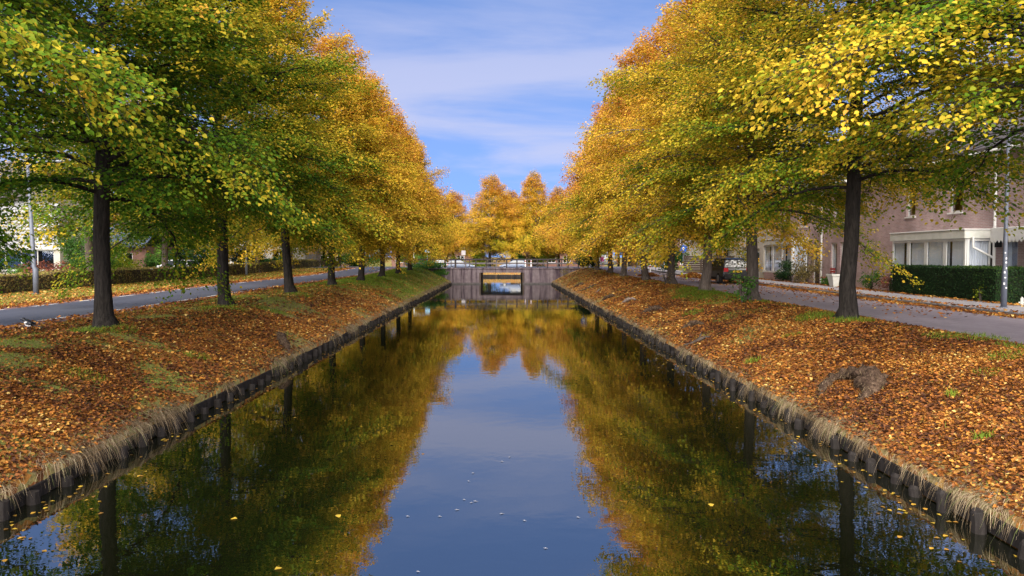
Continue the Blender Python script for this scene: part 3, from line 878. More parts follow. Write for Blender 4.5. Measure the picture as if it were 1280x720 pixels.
GL = 'lime trees in a row along the left bank'
GR = 'lime trees in a row along the right bank'
plant('n2', -9.6, 10.0, 0.25, 'green lime tree on the left bank whose crown fills the top left corner', GL, 1.0, 1.6)
plant('n1', -9.5, 17.8, 0.26, 'green lime tree with the thick black trunk nearest on the left bank, beside the magpie', GL, 1.0, 1.9)
plant('n1', -9.5, 25.5, 0.32, 'yellowing green lime tree with the second black trunk along the left bank', GL, 0.97, 3.7)
plant('m1', -9.5, 33.3, 0.46, 'yellow green lime tree with the third black trunk along the left bank', GL, 1.0, 0.8)
plant('m2', -9.45, 41.1, 0.54, 'golden green lime tree with the fourth trunk along the left bank', GL, 0.98, 2.2)
plant('m1', -9.4, 48.9, 0.58, 'golden lime tree fifth along the left bank with low drooping sprays', GL, 0.98, 4.4)
plant('f1', -9.3, 56.8, 0.58, 'golden lime tree sixth along the left bank', GL, 1.0, 1.1)
plant('f2', -9.2, 64.8, 0.60, 'golden lime tree second from the far bridge on the left bank', GL, 0.98, 2.9)
plant('f1', -9.2, 73.0, 0.57, 'golden lime tree nearest the far bridge on the left bank', GL, 0.97, 5.0)
plant('n2', 9.75, 12.6, 0.42, 'yellow and green lime tree on the right bank whose crown fills the top right corner', GR, 1.12, 5.2)
plant('n2', 9.4, 20.2, 0.42, 'green and yellow lime tree with the thick black trunk nearest on the right bank', GR, 1.08, 2.6)
plant('n1', 9.4, 28.0, 0.46, 'green gold lime tree with leafy shoots round its trunk base on the right bank', GR, 1.08, 0.4, barkm=M_BARKM)
plant('m2', 9.5, 35.1, 0.60, 'yellow gold lime tree with a pale grey trunk beside the black car', GR, 1.1, 3.4, barkm=M_BARKG)
plant('m1', 9.5, 42.0, 0.62, 'golden lime tree fourth in view along the right bank', GR, 1.1, 5.6, barkm=M_BARKM)
plant('m2', 9.5, 49.7, 0.62, 'golden lime tree fifth in view along the right bank', GR, 1.1, 1.4, barkm=M_BARKM)
plant('f1', 9.4, 58.3, 0.49, 'olive green lime tree among golden ones on the right bank', GR, 1.1, 2.1, barkm=M_BARKM)
plant('f2', 9.4, 66.0, 0.72, 'orange lime tree second from the far bridge on the right bank', GR, 1.12, 4.1, barkm=M_BARKM)
plant('f2', 9.3, 74.0, 0.68, 'bright orange yellow lime tree nearest the far bridge on the right bank', GR, 1.06, 0.2, barkm=M_BARKM)
GF = 'golden trees beyond the bridge'
plant('f1', -2.4, 120.5, 0.59, 'golden orange tree standing behind the bridge opening, left of centre', GF, 1.12, 0.5, wide=1.1)
plant('f2', 5.0, 120, 0.59, 'golden tree with bare twiggy top behind the bridge, right of centre', GF, 1.16, 2.5, wide=1.1)
plant('f1', -8.6, 128, 0.64, 'small orange tree half hidden at the left behind the bridge', GF, 0.98, 3.5, wide=1.2)
plant('f2', 12.5, 121, 0.62, 'orange tree behind the right end of the bridge', GF, 1.08, 4.5)
plant('f1', -15.5, 124, 0.58, 'yellow tree behind the left end of the bridge', GF, 1.05, 1.5)
plant('f2', 19.5, 126, 0.60, 'golden tree across the far street, farthest to the right', GF, 1.1, 1.0)
plant('f1', -24, 120, 0.52, 'yellow green tree across the far street, farthest to the left', GF, 1.1, 1.9)
plant('f2', 1.5, 133, 0.66, 'orange tree in the second line behind the bridge', GF, 1.02, 1.2, wide=1.3)
plant('f1', -12.0, 127, 0.62, 'golden tree in the second line, left of the bridge opening', GF, 1.05, 5.1, wide=1.2)
plant('f2', 9.6, 130, 0.63, 'golden tree in the second line, right of the bridge opening', GF, 1.05, 0.9, wide=1.2)
GS = 'grey trunked street trees along the brown hedge'
for n, (x, y, st, sc) in enumerate([(-22.4, 40.7, 0.40, 1.0), (-22.6, 50.0, 0.43, 1.0), (-22.6, 59.0, 0.40, 0.85), (-22.5, 68.0, 0.46, 1.05), (-22.4, 78.5, 0.48, 1.0), (-22.3, 90, 0.50, 1.0), (-22.2, 101, 0.5, 1.0)]):
    nm = ['first', 'second', 'third', 'fourth', 'fifth', 'sixth', 'seventh'][n]
    plant('b1', x, y, st, nm + ' grey trunked street tree along the brown hedge, counted from the left', GS, sc, n * 1.3, name='street_tree')
GB = 'trees in the gardens behind the brown hedge'
bk = [(-36, 44, 0.34, 1.0, 'pale green garden tree beside the white clad house'), (-30, 68, 0.36, 1.1, 'green garden tree rising behind the white car'),
      (-38, 82, 0.40, 1.2, 'green garden tree behind the slate roofed house'), (-28, 84, 0.44, 1.0, 'yellow green park tree behind the second lamp post'),
      (-34, 98, 0.40, 1.15, 'dark trunked park tree far behind the brown hedge'), (-26, 108, 0.45, 1.0, 'yellow green park tree near the far left street corner'),
      (-45, 60, 0.30, 1.1, 'green garden tree farthest left behind the houses'), (-44, 105, 0.36, 1.25, 'tall green park tree in the far left background'),
      (-19, 99, 0.50, 1.0, 'golden park tree past the far street on the left'), (-33, 118, 0.42, 1.1, 'green gold tree at the far end of the left park')]
for n, (x, y, st, sc, lb) in enumerate(bk):
    plant('b1', x, y, st, lb, GB, sc, n * 0.9, name='garden_tree', barkm=M_BARK)
rk = [(22, 70, 0.38, 0.95, 'green tree behind the dark board fence on the right'), (17.5, 104, 0.5, 1.0, 'yellow tree past the far street on the right'),
      (27, 98, 0.42, 1.1, 'green gold tree behind the houses on the right'), (33, 62, 0.4, 1.1, 'green tree rising behind the terrace roofs on the right')]
for n, (x, y, st, sc, lb) in enumerate(rk):
    plant('b1', x, y, st, lb, 'trees behind the street on the right', sc, n * 1.9, name='garden_tree', barkm=M_BARK)

# ------------------------------------------------------------------ ground cover: fallen leaves, grass, straw
def scatter_xy(n, x0, x1, y0, y1, ypow=1.0):
    x = RNG.uniform(x0, x1, n)
    y = y0 + (y1 - y0) * RNG.random(n) ** ypow
    return x, y
def litter(x, y, z, size, agemean=0.5, agesd=0.28, lift=0.012):
    n = len(x)
    P = np.stack([x, y, z + lift + RNG.random(n) * 0.015], 1)
    a = RNG.uniform(0, 2 * np.pi, n)
    D = np.stack([np.cos(a), np.sin(a), RNG.normal(0.0, 0.32, n)], 1)
    Nn = np.stack([RNG.normal(0, 0.5, n), RNG.normal(0, 0.5, n), np.ones(n)], 1)
    L = size * RNG.uniform(0.7, 1.25, n)
    return leaf_arrays(P, D, Nn, L, L * 0.8, np.clip(RNG.normal(agemean, agesd, n) + 0.5 * (vnoise(x, y, 1.3, 91) - 0.5) + 0.3 * (vnoise(x, y, 0.35, 92) - 0.5), 0, 1), fold=0.12)
parts = []
def bank_leaves(n, x0, x1, y0, y1, size, am, lo=0.0):
    x, y = scatter_xy(n, x0, x1, y0, y1)
    c, d = cover(x, y)
    k = RNG.random(n) < np.clip(c - lo, 0.04, 1)
    x, y = x[k], y[k]
    parts.append(litter(x, y, gz(x, y), size, am))
# right bank
bank_leaves(58000, ER - .02, 10.0, 5.5, 14, 0.056, 0.40)
bank_leaves(36000, ER - .02, 10.0, 14, 25, 0.070, 0.40)
bank_leaves(19000, ER - .02, 10.0, 25, 42, 0.095, 0.44)
bank_leaves(9000, ER + .1, 10.0, 42, 80, 0.13, 0.46)
# left bank
bank_leaves(54000, -11.4, -EL + .02, 6, 15, 0.056, 0.43)
bank_leaves(29000, -11.4, -EL + .02, 15, 26, 0.072, 0.42)
bank_leaves(14000, -11.4, -EL - .1, 26, 45, 0.105, 0.48)
bank_leaves(4000, -11.4, -EL - .1, 45, 80, 0.13, 0.5)
# leaf strips along road edges
def strip_leaves(n, xc, sd, y0, y1, size, dz, am=0.55):
    y = RNG.uniform(y0, y1, n); x = xc + RNG.normal(0, sd, n) * (0.4 + 1.1 * vnoise(y, y * 0 + xc, 2.5, 21))
    parts.append(litter(x, y, plat(y) + dz(x), size, am, 0.2))
strip_leaves(7000, 14.25, 0.28, 20, 60, 0.10, lambda x: np.where(x > 14.46, 0.105, 0.012))
strip_leaves(3500, 16.75, 0.22, 22, 60, 0.10, lambda x: np.where(x < 16.75, 0.105, 0.0))
strip_leaves(900, 12.8, 0.9, 20, 60, 0.10, lambda x: np.where(x > 14.46, 0.105, 0.012))
strip_leaves(9000, -16.5, 0.34, 16, 80, 0.11, lambda x: x * 0 + 0.014, 0.5)
strip_leaves(3500, -11.6, 0.25, 14, 60, 0.10, lambda x: x * 0 + 0.014, 0.45)
x, y = scatter_xy(9000, -22, -16.8, 20, 80); parts.append(litter(x, y, gz(x, y), 0.11, 0.6))
x, y = scatter_xy(5000, 16.9, 18.2, 20, 60); parts.append(litter(x, y, gz(x, y), 0.11, 0.55))
V = []; F = []; A = []; o = 0
for v, f, a in parts:
    V.append(v); F.append(f + o); A.append(a); o += len(v)
lit = np_mesh('fallen_leaves', np.concatenate(V), np.concatenate(F), M_LITTER, attrs={'age': np.concatenate(A)})
tag(lit, 'orange and brown fallen leaves covering both canal banks and the road edges', 'fallen leaves', kind='stuff')

def heap(cx, cy, rx, ry, h, n, name, label):
    a = RNG.uniform(0, 2*np.pi, n); rr = np.sqrt(RNG.random(n))
    x = cx + rx * rr * np.cos(a); y = cy + ry * rr * np.sin(a)
    z = plat(y) + 0.02 + h * (1 - rr ** 2) * RNG.uniform(0.5, 1, n)
    v, f, ag = litter(x, y, z, 0.12, 0.52, 0.2)
    o = np_mesh(name, v, f, M_LITTER, attrs={'age': ag})
    return tag(o, label, 'leaf pile', 'swept leaf piles on the street', 'stuff')
heap(14.0, 55.0, 0.9, 1.2, 0.35, 1500, 'leaf_pile', 'swept orange leaf pile on the street before the dark board fence')
heap(11.3, 58.0, 0.8, 1.2, 0.28, 1200, 'leaf_pile', 'swept orange leaf pile on the street edge beside a white bollard')

def ribbons(P, dirh, length, width, rise, fall, age, seg=3, side=None):
    """grass blades: P roots, horizontal direction, curve up by rise then down by fall"""
    n = len(P)
    s = np.linspace(0, 1, seg + 1)
    sd = np.stack([-dirh[:, 1], dirh[:, 0], np.zeros(n)], 1) if side is None else side
    V = np.zeros((n, seg + 1, 2, 3))
    for i, q in enumerate(s):
        c = P + dirh * (length * q)[:, None]
        c[:, 2] += rise * q - fall * q * q
        w = width * (1 - 0.85 * q)
        V[:, i, 0] = c - sd * w[:, None] * 0.5
        V[:, i, 1] = c + sd * w[:, None] * 0.5
    b = np.arange(n) * (seg + 1) * 2
    F = []
    for i in range(seg):
        F.append(np.stack([b + 2*i, b + 2*i + 1, b + 2*i + 3, b + 2*i + 2], 1))
    return V.reshape(-1, 3), np.concatenate(F), np.repeat(age, (seg + 1) * 2)

def merge_mesh(name, parts, mat, label, cat):
    V = []; F = []; A = []; o = 0
    for v, f, a in parts:
        V.append(v); F.append(f + o); A.append(a); o += len(v)
    ob = np_mesh(name, np.concatenate(V), np.concatenate(F), mat, attrs={'age': np.concatenate(A)})
    return tag(ob, label, cat, kind='stuff')

# dry grass hanging over the canal edges
for side, lab in ((-1, 'dry straw coloured grass hanging over the left canal edge'), (1, 'dry straw coloured grass hanging over the right canal edge')):
    pr = []
    e = EL if side < 0 else ER
    for (y0, y1, sp, nb, wd, ln) in ((4, 16, 0.05, 46, 0.0060, 0.27), (16, 34, 0.09, 44, 0.010, 0.27), (34, 81, 0.20, 42, 0.020, 0.27)):
        ty = np.arange(y0, y1, sp)
        dens = vnoise(ty, ty * 0, 1.3, 31 + side) * 0.75 + vnoise(ty, ty * 0, 0.45, 41 + side) * 0.5
        cnt = (nb * np.clip(dens * 4.2 - (1.75 if side < 0 else 1.95), 0.05, 1.35) * (1 if y0 < 30 else .6)).astype(int)
        yy = np.repeat(ty, cnt); dn = np.repeat(np.clip(dens, 0.3, 1), cnt); n = len(yy)
        tx = np.repeat(RNG.normal(0, 0.05, len(ty)), cnt)
        x = side * (e - 0.03 + np.abs(RNG.normal(0, 0.14, n)) + tx * 0.5)
        yv = yy + RNG.normal(0, 0.06, n)
        P = np.stack([x, yv, np.maximum(gz(x, yv), 0.28) - 0.01], 1)
        a = RNG.normal(0, 0.6, n) + np.repeat(RNG.normal(0, 0.6, len(ty)), cnt)
        tl = np.repeat(RNG.lognormal(-0.25, 0.38, len(ty)), cnt)
        dh = np.stack([-side * np.cos(a), np.sin(a), np.zeros(n)], 1)
        l = ln * RNG.uniform(0.45, 1.15, n) * (0.5 + 0.7 * dn) * tl
        pr.append(ribbons(P, dh, l * 0.8, np.full(n, wd) * RNG.uniform(.7, 1.3, n), l * 0.55, l * RNG.uniform(0.8, 1.7, n), np.clip(RNG.normal(0.50, 0.28, n) + np.repeat(0.5*(vnoise(ty, ty*0, 0.8, 55)-.5), cnt), 0, 1), seg=3))
    merge_mesh('dry_grass', pr, M_STRAW, lab, 'dry grass')

# green grass on the banks and verges
pr = []
def grass(n, x0, x1, y0, y1, h, w, thr=0.62):
    x, y = scatter_xy(n, x0, x1, y0, y1)
    c, d = cover(x, y)
    k = RNG.random(n) < np.clip((1 - c) * (1 - 0.6 * d), 0.02, 1)
    x, y, d = x[k], y[k], d[k]; m = len(x)
    P = np.stack([x, y, gz(x, y)], 1)
    a = RNG.uniform(0, 2*np.pi, m)
    dh = np.stack([np.cos(a), np.sin(a), np.zeros(m)], 1)
    l = h * RNG.uniform(0.5, 1.3, m)
    pr.append(ribbons(P, dh, l * 0.6, np.full(m, w), l, l * 0.35, np.clip(RNG.normal(0.42, 0.2, m) + 0.35 * (d - 0.3), 0, 1), seg=2))
grass(32000, -11.4, -EL - 0.15, 6, 22, 0.075, 0.008)
grass(40000, -11.4, -EL - 0.15, 22, 46, 0.09, 0.014)
grass(26000, -11.4, -EL - 0.15, 46, 81, 0.11, 0.03)
grass(26000, ER + 0.15, 10.0, 6, 24, 0.08, 0.008)
grass(42000, ER + 0.15, 10.0, 24, 46, 0.10, 0.014)
grass(24000, ER + 0.15, 10.0, 46, 81, 0.10, 0.03)
grass(26000, -22, -16.7, 22, 80, 0.10, 0.025)
# tufts
for px_, py_, rr, n, hh in [(9.0, 21.0, 0.7, 700, .2), (9.1, 19.4, 0.6, 500, .18), (8.7, 33.5, 1.1, 1600, .18), (9.3, 36, 0.9, 1200, .2), (8.4, 31.6, 0.5, 500, .15),
                            (-9.1, 24.3, 0.8, 700, .13), (-9.2, 17.2, 0.7, 600, .12), (-8.3, 26.3, 0.6, 500, .12), (-8.9, 32.6, 0.6, 500, .12), (7.0, 27.5, 0.4, 300, .14), (8.6, 12.6, 0.30, 260, .10), (7.9, 12.0, 0.2, 120, .09), (6.3, 9.6, 0.12, 60, .14), (6.9, 11.3, .1, 50, .16), (5.9, 17.5, .2, 120, .16), (7.4, 19.0, .25, 160, .1), (-7.4, 13.2, .35, 260, .1), (-8.2, 11.4, .4, 260, .09), (-7.0, 17.0, .3, 220, .1), (9.7, 15.5, 0.8, 700, .12), (9.8, 13.5, 0.7, 600, .12)]:
    a = RNG.uniform(0, 2*np.pi, n); q = rr * np.sqrt(RNG.random(n)); x = px_ + q*np.cos(a); y = py_ + q*np.sin(a)
    P = np.stack([x, y, gz(x, y)], 1); b = RNG.uniform(0, 2*np.pi, n)
    l = hh * RNG.uniform(0.5, 1.2, n)
    pr.append(ribbons(P, np.stack([np.cos(b), np.sin(b), 0*b], 1), l*0.55, np.full(n, 0.012), l, l*0.3, np.clip(RNG.normal(0.35, 0.18, n), 0, 1), seg=2))
merge_mesh('grass', pr, M_BLADE, 'green grass growing through the leaves on the banks and verges', 'grass')

# floating leaves
def float_leaves(x, y, size):
    n = len(x)
    P = np.stack([x, y, np.full(n, 0.006)], 1)
    a = RNG.uniform(0, 2*np.pi, n)
    L = size * RNG.uniform(0.7, 1.2, n)
    return leaf_arrays(P, np.stack([np.cos(a), np.sin(a), 0*a], 1), np.tile([[0, 0, 1.0]], (n, 1)), L, L*0.75, RNG.random(n), fold=0.06)
pr = []
for side, e in ((-1, EL), (1, ER)):
    n = 330
    y = 5 + 45 * RNG.random(n) ** 1.6
    x = side * (e - 0.15 - np.abs(RNG.normal(0, 0.42, n)) * (0.4 + vnoise(y, y*0, 1.5, 61)))
    pr.append(float_leaves(x, y, 0.07))
n = 10; x = RNG.uniform(-5.4, 4.9, n); y = 7 + 55 * RNG.random(n) ** 1.3
pr.append(float_leaves(x, y, 0.075))
merge_mesh('floating_leaves', pr, M_FLOAT, 'yellow leaves drifting on the water along the canal edges', 'floating leaves')

# ------------------------------------------------------------------ bridge
def bridge():
    zd = float(plat(84))
    root = thing('bridge', 'low concrete canal bridge with a square opening and a dark wooden railing', 'bridge', (0, 82, 0))
    y0, y1 = 82.0, 91.6
    ox0, ox1 = -2.55, 2.05          # opening
    ztop = 1.26
    # abutments left / right, split in panels by vertical joints
    def panel(xa, xb, ya, z0, z1, name='panel', mat=M_CONC, th=0.30):
        m = MB(); m.bbox(xa + 0.012, xb - 0.012, ya, ya + th, z0, z1, 0.012)
        return m.build(name, mat, root)
    xs_l = [-6.15, -5.7, -4.65, -3.6, ox0]
    for a, b in zip(xs_l[:-1], xs_l[1:]):
        panel(a, b, y0, 0.16, zd - 0.13)
    xs_r = [ox1, 3.3, 4.55, 5.62]
    for a, b in zip(xs_r[:-1], xs_r[1:]):
        panel(a, b, y0, 0.16, zd - 0.13)
    # dark footing just above the water
    for a, b in ((-6.15, ox0 - 0.02), (ox1 + 0.02, 5.62)):
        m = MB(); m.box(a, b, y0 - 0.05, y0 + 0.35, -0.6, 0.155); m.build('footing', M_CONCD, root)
    # lintel in three lengths
    for a, b in ((ox0, -1.0), (-1.0, 0.5), (0.5, ox1)):
        panel(a, b, y0 + 0.02, ztop, zd - 0.13, 'lintel')
    # side walls of the passage and soffit
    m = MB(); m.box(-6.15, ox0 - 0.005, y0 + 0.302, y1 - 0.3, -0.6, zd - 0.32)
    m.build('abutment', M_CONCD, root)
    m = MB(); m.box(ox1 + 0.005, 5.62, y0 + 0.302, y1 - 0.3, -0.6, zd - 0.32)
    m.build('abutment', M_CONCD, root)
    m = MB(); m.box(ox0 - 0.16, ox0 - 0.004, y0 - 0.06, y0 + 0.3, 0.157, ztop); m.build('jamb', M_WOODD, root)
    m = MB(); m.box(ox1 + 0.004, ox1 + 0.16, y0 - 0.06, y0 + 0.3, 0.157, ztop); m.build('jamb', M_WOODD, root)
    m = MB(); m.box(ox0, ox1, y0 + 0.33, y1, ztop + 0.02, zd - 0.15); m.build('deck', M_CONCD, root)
    # coping
    for a, b in ((-11.2, -6.2), (-6.2, -2.0), (-2.0, 2.0), (2.0, 5.7), (5.7, 9.4)):
        m = MB(); m.bbox(a + .006, b - .006, y0 - 0.06, y0 + 0.42, zd - 0.125, zd - 0.01, 0.015); m.build('coping', M_CONC, root)
    # wing walls, set back
    m = MB(); m.bbox(-11.2, -6.16, y0 + 0.05, y0 + 0.34, -0.2, zd - 0.13, 0.01); m.build('wing_wall', M_CONC, root)
    m = MB(); m.bbox(5.63, 9.4, y0 + 0.05, y0 + 0.34, -0.2, zd - 0.13, 0.01); m.build('wing_wall', M_CONC, root)
    # far face
    m = MB(); m.box(-6.15, ox0, y1 - 0.29, y1, -0.6, zd - 0.13); m.build('far_wall', M_CONC, root)
    m = MB(); m.box(ox1, 5.62, y1 - 0.29, y1, -0.6, zd - 0.13); m.build('far_wall', M_CONC, root)
    # railing near side: posts, hand rail, mid rails
    xs = np.arange(-11.0, 9.3, 1.13)
    for i, x in enumerate(xs):
        m = MB(); w = 0.062 if i not in (4, 5) else 0.10
        m.bbox(x - w, x + w, y0 + 0.10, y0 + 0.20, zd - 0.008, zd + 0.84, 0.01); m.build('railing_post', M_RAIL if i % 3 else M_RAILG, root)
    for a, b in ((-11.1, -6.05), (-6.05, -0.8), (-0.8, 4.2), (4.2, 9.3)):
        m = MB(); m.bbox(a + .01, b - .01, y0 + 0.06, y0 + 0.24, zd + 0.842, zd + 0.99, 0.012); m.build('hand_rail', M_RAIL, root)
        m = MB(); m.bbox(a + .01, b - .01, y0 + 0.203, y0 + 0.243, zd + 0.40, zd + 0.50, 0.01); m.build('mid_rail', M_RAILG, root)
    # railing far side
    for i, x in enumerate(np.arange(-11.0, 9.3, 2.26)):
        m = MB(); m.bbox(x - .05, x + .05, y1 - 0.25, y1 - 0.15, zd + 0.02, zd + 0.86, 0.01); m.build('railing_post', M_RAIL, root)
    for a, b in ((-11.1, -0.8), (-0.8, 9.3)):
        m = MB(); m.bbox(a, b, y1 - 0.29, y1 - 0.11, zd + 0.862, zd + 0.95, 0.012); m.build('hand_rail', M_RAIL, root)
        m = MB(); m.bbox(a, b, y1 - 0.149, y1 - 0.11, zd + 0.40, zd + 0.50, 0.01); m.build('mid_rail', M_RAILG, root)
bridge()

# ------------------------------------------------------------------ hedges and bushes
def leaf_shell_box(x0, x1, y0, y1, z0, z1, n, leaf, jit=0.05):
    """leaves on the five outer faces of a box"""
    ax = [(y1-y0)*(z1-z0), (y1-y0)*(z1-z0), (x1-x0)*(z1-z0), (x1-x0)*(z1-z0), (x1-x0)*(y1-y0)]
    f = RNG.choice(5, n, p=np.array(ax)/sum(ax))
    p = np.stack([RNG.uniform(x0, x1, n), RNG.uniform(y0, y1, n), RNG.uniform(z0, z1, n)], 1)
    nr = np.zeros((n, 3))
    p[f == 0, 0] = x0; nr[f == 0, 0] = -1
    p[f == 1, 0] = x1; nr[f == 1, 0] = 1
    p[f == 2, 1] = y0; nr[f == 2, 1] = -1
    p[f == 3, 1] = y1; nr[f == 3, 1] = 1
    p[f == 4, 2] = z1; nr[f == 4, 2] = 1
    lump = (vnoise(p[:, 0] + p[:, 1], p[:, 2] * 1.0 + p[:, 0], 0.5, 77) - 0.5) * jit * 2.2
    p += nr * (lump + RNG.normal(0, jit * 0.6, n))[:, None]
    D = RNG.normal(0, 1, (n, 3)) + nr * 0.5
    D[:, 2] -= 0.1
    Nn = nr + RNG.normal(0, 0.45, (n, 3))
    D = D - Nn * (np.sum(D * Nn, 1) / np.sum(Nn * Nn, 1))[:, None]
    L = leaf * RNG.uniform(0.6, 1.3, n)
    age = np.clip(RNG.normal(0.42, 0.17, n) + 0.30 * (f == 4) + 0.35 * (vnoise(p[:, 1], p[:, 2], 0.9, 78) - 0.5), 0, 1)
    return leaf_arrays(p, D, Nn, L, L * 0.7, age)

def hedge(label, segs, n, leaf, mat, core, group=None, jit=0.05, name='hedge'):
    """segs: list of (x0,x1,y0,y1,height) boxes"""
    s0 = segs[0]
    root = thing(name, label, 'hedge', ((s0[0]+s0[1])/2, s0[2], float(plat(s0[2]))), group)
    tot = sum((s[1]-s[0]+s[3]-s[2]) for s in segs)
    V = []; F = []; A = []; o = 0; m = MB()
    for (x0, x1, y0, y1, h) in segs:
        zb = float(gz((x0+x1)/2, (y0+y1)/2))
        m.box(x0+.07, x1-.07, y0+.07, y1-.07, zb - .1, zb+h-.06)
        v, f, a = leaf_shell_box(x0, x1, y0, y1, zb, zb+h, int(n*(x1-x0+y1-y0)/tot), leaf, jit)
        V.append(v); F.append(f+o); A.append(a); o += len(v)
    m.build('twigs', core, root)
    V = np.concatenate(V) - np.array(root.location)
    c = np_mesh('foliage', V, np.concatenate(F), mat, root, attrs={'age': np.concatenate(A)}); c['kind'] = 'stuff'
    return root
M_CORED = surf('dark_hedge_core', (0.010, 0.016, 0.008), (0.016, 0.024, 0.010), 20, 0.95)
M_COREB = surf('brown_hedge_core', (0.05, 0.038, 0.026), (0.08, 0.06, 0.04), 20, 0.95)
segs = []
ya = 25.0
while ya < 100:
    yb = min(ya + 6.0, 100)
    segs.append((-23.0, -22.15 if ya < 60 else -22.2, ya, yb - 0.02, 0.82 + random.uniform(-.03, .05)))
    ya = yb
hedge('long low brown and green clipped hedge along the far side of the left road', segs, 42000, 0.085, M_BEECH, M_COREB, jit=0.05)
hedge('dark green clipped yew hedge before the bay window house', [(16.75, 17.85, 25.2, 32.1, 1.28)], 22000, 0.055, M_HEDGE, M_CORED, jit=0.03)
hedge('dark green clipped yew hedge at the right edge, behind the lamp post', [(17.86, 24.5, 25.25, 26.1, 1.27)], 16000, 0.055, M_HEDGE, M_CORED, jit=0.03)

def bush(name, label, x, y, r, h, n, leaf, mat, group=None, cat='bush', z=None, stems=5, gaps=0.5, pointed=0.0):
    zb = float(gz(x, y)) if z is None else z
    root = thing(name, label, cat, (x, y, zb), group)
    m = MB()
    rnd = random.Random(int(x * 13 + y * 7))
    for k in range(stems):
        a = rnd.uniform(0, 6.28); q = rnd.uniform(0.2, 0.8)
        m.tube([(x, y, zb - .05), (x + r*.3*q*math.cos(a), y + r*.3*q*math.sin(a), zb + h*.35), (x + r*.7*q*math.cos(a), y + r*.7*q*math.sin(a), zb + h*.75)], [0.025, 0.018, 0.006], 5)
    m.build('stems', M_BARKM, root)
    # clump centres
    nc = max(8, int(18 * gaps * 2))
    cu = RNG.normal(0, 1, (nc, 3)); cu /= np.linalg.norm(cu, axis=1, keepdims=True)
    cr = RNG.uniform(0.35, 0.85, nc)
    ci = RNG.integers(0, nc, n)
    q = RNG.normal(0, 1, (n, 3)); q /= np.linalg.norm(q, axis=1, keepdims=True)
    pu = cu[ci] * cr[ci][:, None] + q * (0.30 * RNG.random(n) ** 0.4)[:, None]
    zz = np.clip((pu[:, 2] + 1) / 2, 0.02, 1.05)
    shrink = 1 - pointed * zz
    p = np.stack([pu[:, 0] * r * shrink, pu[:, 1] * r * shrink, zz * h], 1)
    D = q + np.array([[0, 0, -0.3]]); Nn = pu + RNG.normal(0, 0.4, (n, 3)) + np.array([[0, 0, 0.6]])
    L = leaf * RNG.uniform(0.7, 1.25, n)
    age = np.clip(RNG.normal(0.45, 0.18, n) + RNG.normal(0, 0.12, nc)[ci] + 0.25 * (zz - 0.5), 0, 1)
    v, f, a = leaf_arrays(p, D, Nn, L, L * 0.75, age)
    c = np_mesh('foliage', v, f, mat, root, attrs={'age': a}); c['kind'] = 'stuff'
    return root
# left gardens
bush('conifer_bush', 'bright green rounded conifer at the left edge behind the brown hedge', -32.3, 47.0, 2.4, 3.1, 7000, 0.11, M_CONIF)
bush('bush', 'reddish brown shrub in front of the white clad house', -26.8, 44.0, 1.5, 1.55, 2600, 0.10, M_RUST)
bush('bush', 'light green shrub beside the reddish one, behind the brown hedge', -29.0, 45.5, 1.0, 1.3, 1600, 0.10, M_BUSH)
bush('bush', 'yellow green shrub behind the hedge right of the nearest black trunk', -24.9, 48.5, 1.5, 1.75, 3000, 0.10, M_YEL)
bush('bush', 'loose green shrub left of the nearest black trunk behind the hedge', -25.6, 46.5, 1.6, 2.3, 3000, 0.10, M_BUSH)
bush('bush', 'big dark green shrub behind the white car', -26.5, 66.0, 3.4, 3.6, 8000, 0.14, M_HEDGE)
bush('bush', 'mid green shrub rising above the dark one behind the white car', -30.5, 70.0, 3.2, 4.6, 8000, 0.15, M_BUSH)
bush('bush', 'dark shrub farther right behind the brown hedge', -25.5, 74.0, 2.2, 2.6, 4500, 0.14, M_HEDGE)
bush('bush', 'low bright green shrub by the second lamp post behind the hedge', -25.8, 83.0, 2.6, 1.5, 4500, 0.13, M_CONIF)
bush('bush', 'wide green garden shrub behind the slate roofed house', -39.0, 66.0, 4.0, 4.6, 7000, 0.18, M_BUSH)
for k, (x, y, r, h) in enumerate([(-30, 108, 5, 4.0), (-38, 112, 5, 5.0), (-22, 116, 4, 3.6), (-46, 96, 5, 5.5), (-14, 118, 3.5, 3.0), (-52, 76, 5, 6)]):
    bush('park_shrub', ['wide green park shrub far behind the hedge', 'tall green park shrub far behind the hedge', 'green shrub across the far street on the left', 'large green shrub mass at the far left of the park',
                        'small green shrub beyond the left end of the bridge', 'tall green shrub mass left of the slate roofed house'][k], x, y, r, h, 5200, 0.20, [M_BUSH, M_YEL][k % 2], 'background shrubs on the left')
bush('bush', 'tall loose green shrub at the corner of the white weatherboard house', -27.6, 49.5, 1.9, 4.2, 5200, 0.12, M_BUSH)
bush('bush', 'yellow green shrub between the white house and the slate roofed house', -29.5, 57.0, 1.8, 3.2, 4200, 0.13, M_YEL)
bush('bush', 'dark green shrub before the brick wall of the slate roofed house', -27.9, 60.5, 1.5, 2.7, 3200, 0.12, M_BUSH)
# bridge ends
bush('ivy_bush', 'dark green ivy clump against the left wing wall of the bridge', -8.4, 80.6, 2.2, 1.0, 3000, 0.14, M_BUSH)
bush('ivy_bush', 'small green ivy clump lower on the left wing wall of the bridge', -7.0, 80.9, 1.1, 0.7, 1200, 0.13, M_BUSH)
bush('bush', 'dark green round shrub at the right end of the bridge', 9.0, 79.6, 1.5, 1.8, 3000, 0.14, M_HEDGE)
bush('bush', 'thin brown weeds growing at the right wing wall', 6.6, 81.2, 0.7, 0.8, 220, 0.09, M_TANB)
bush('conifer_bush', 'dark green pointed conifer showing behind the bridge railing', 2.1, 119.3, 1.4, 4.0, 3200, 0.16, M_CONIF, pointed=0.6)
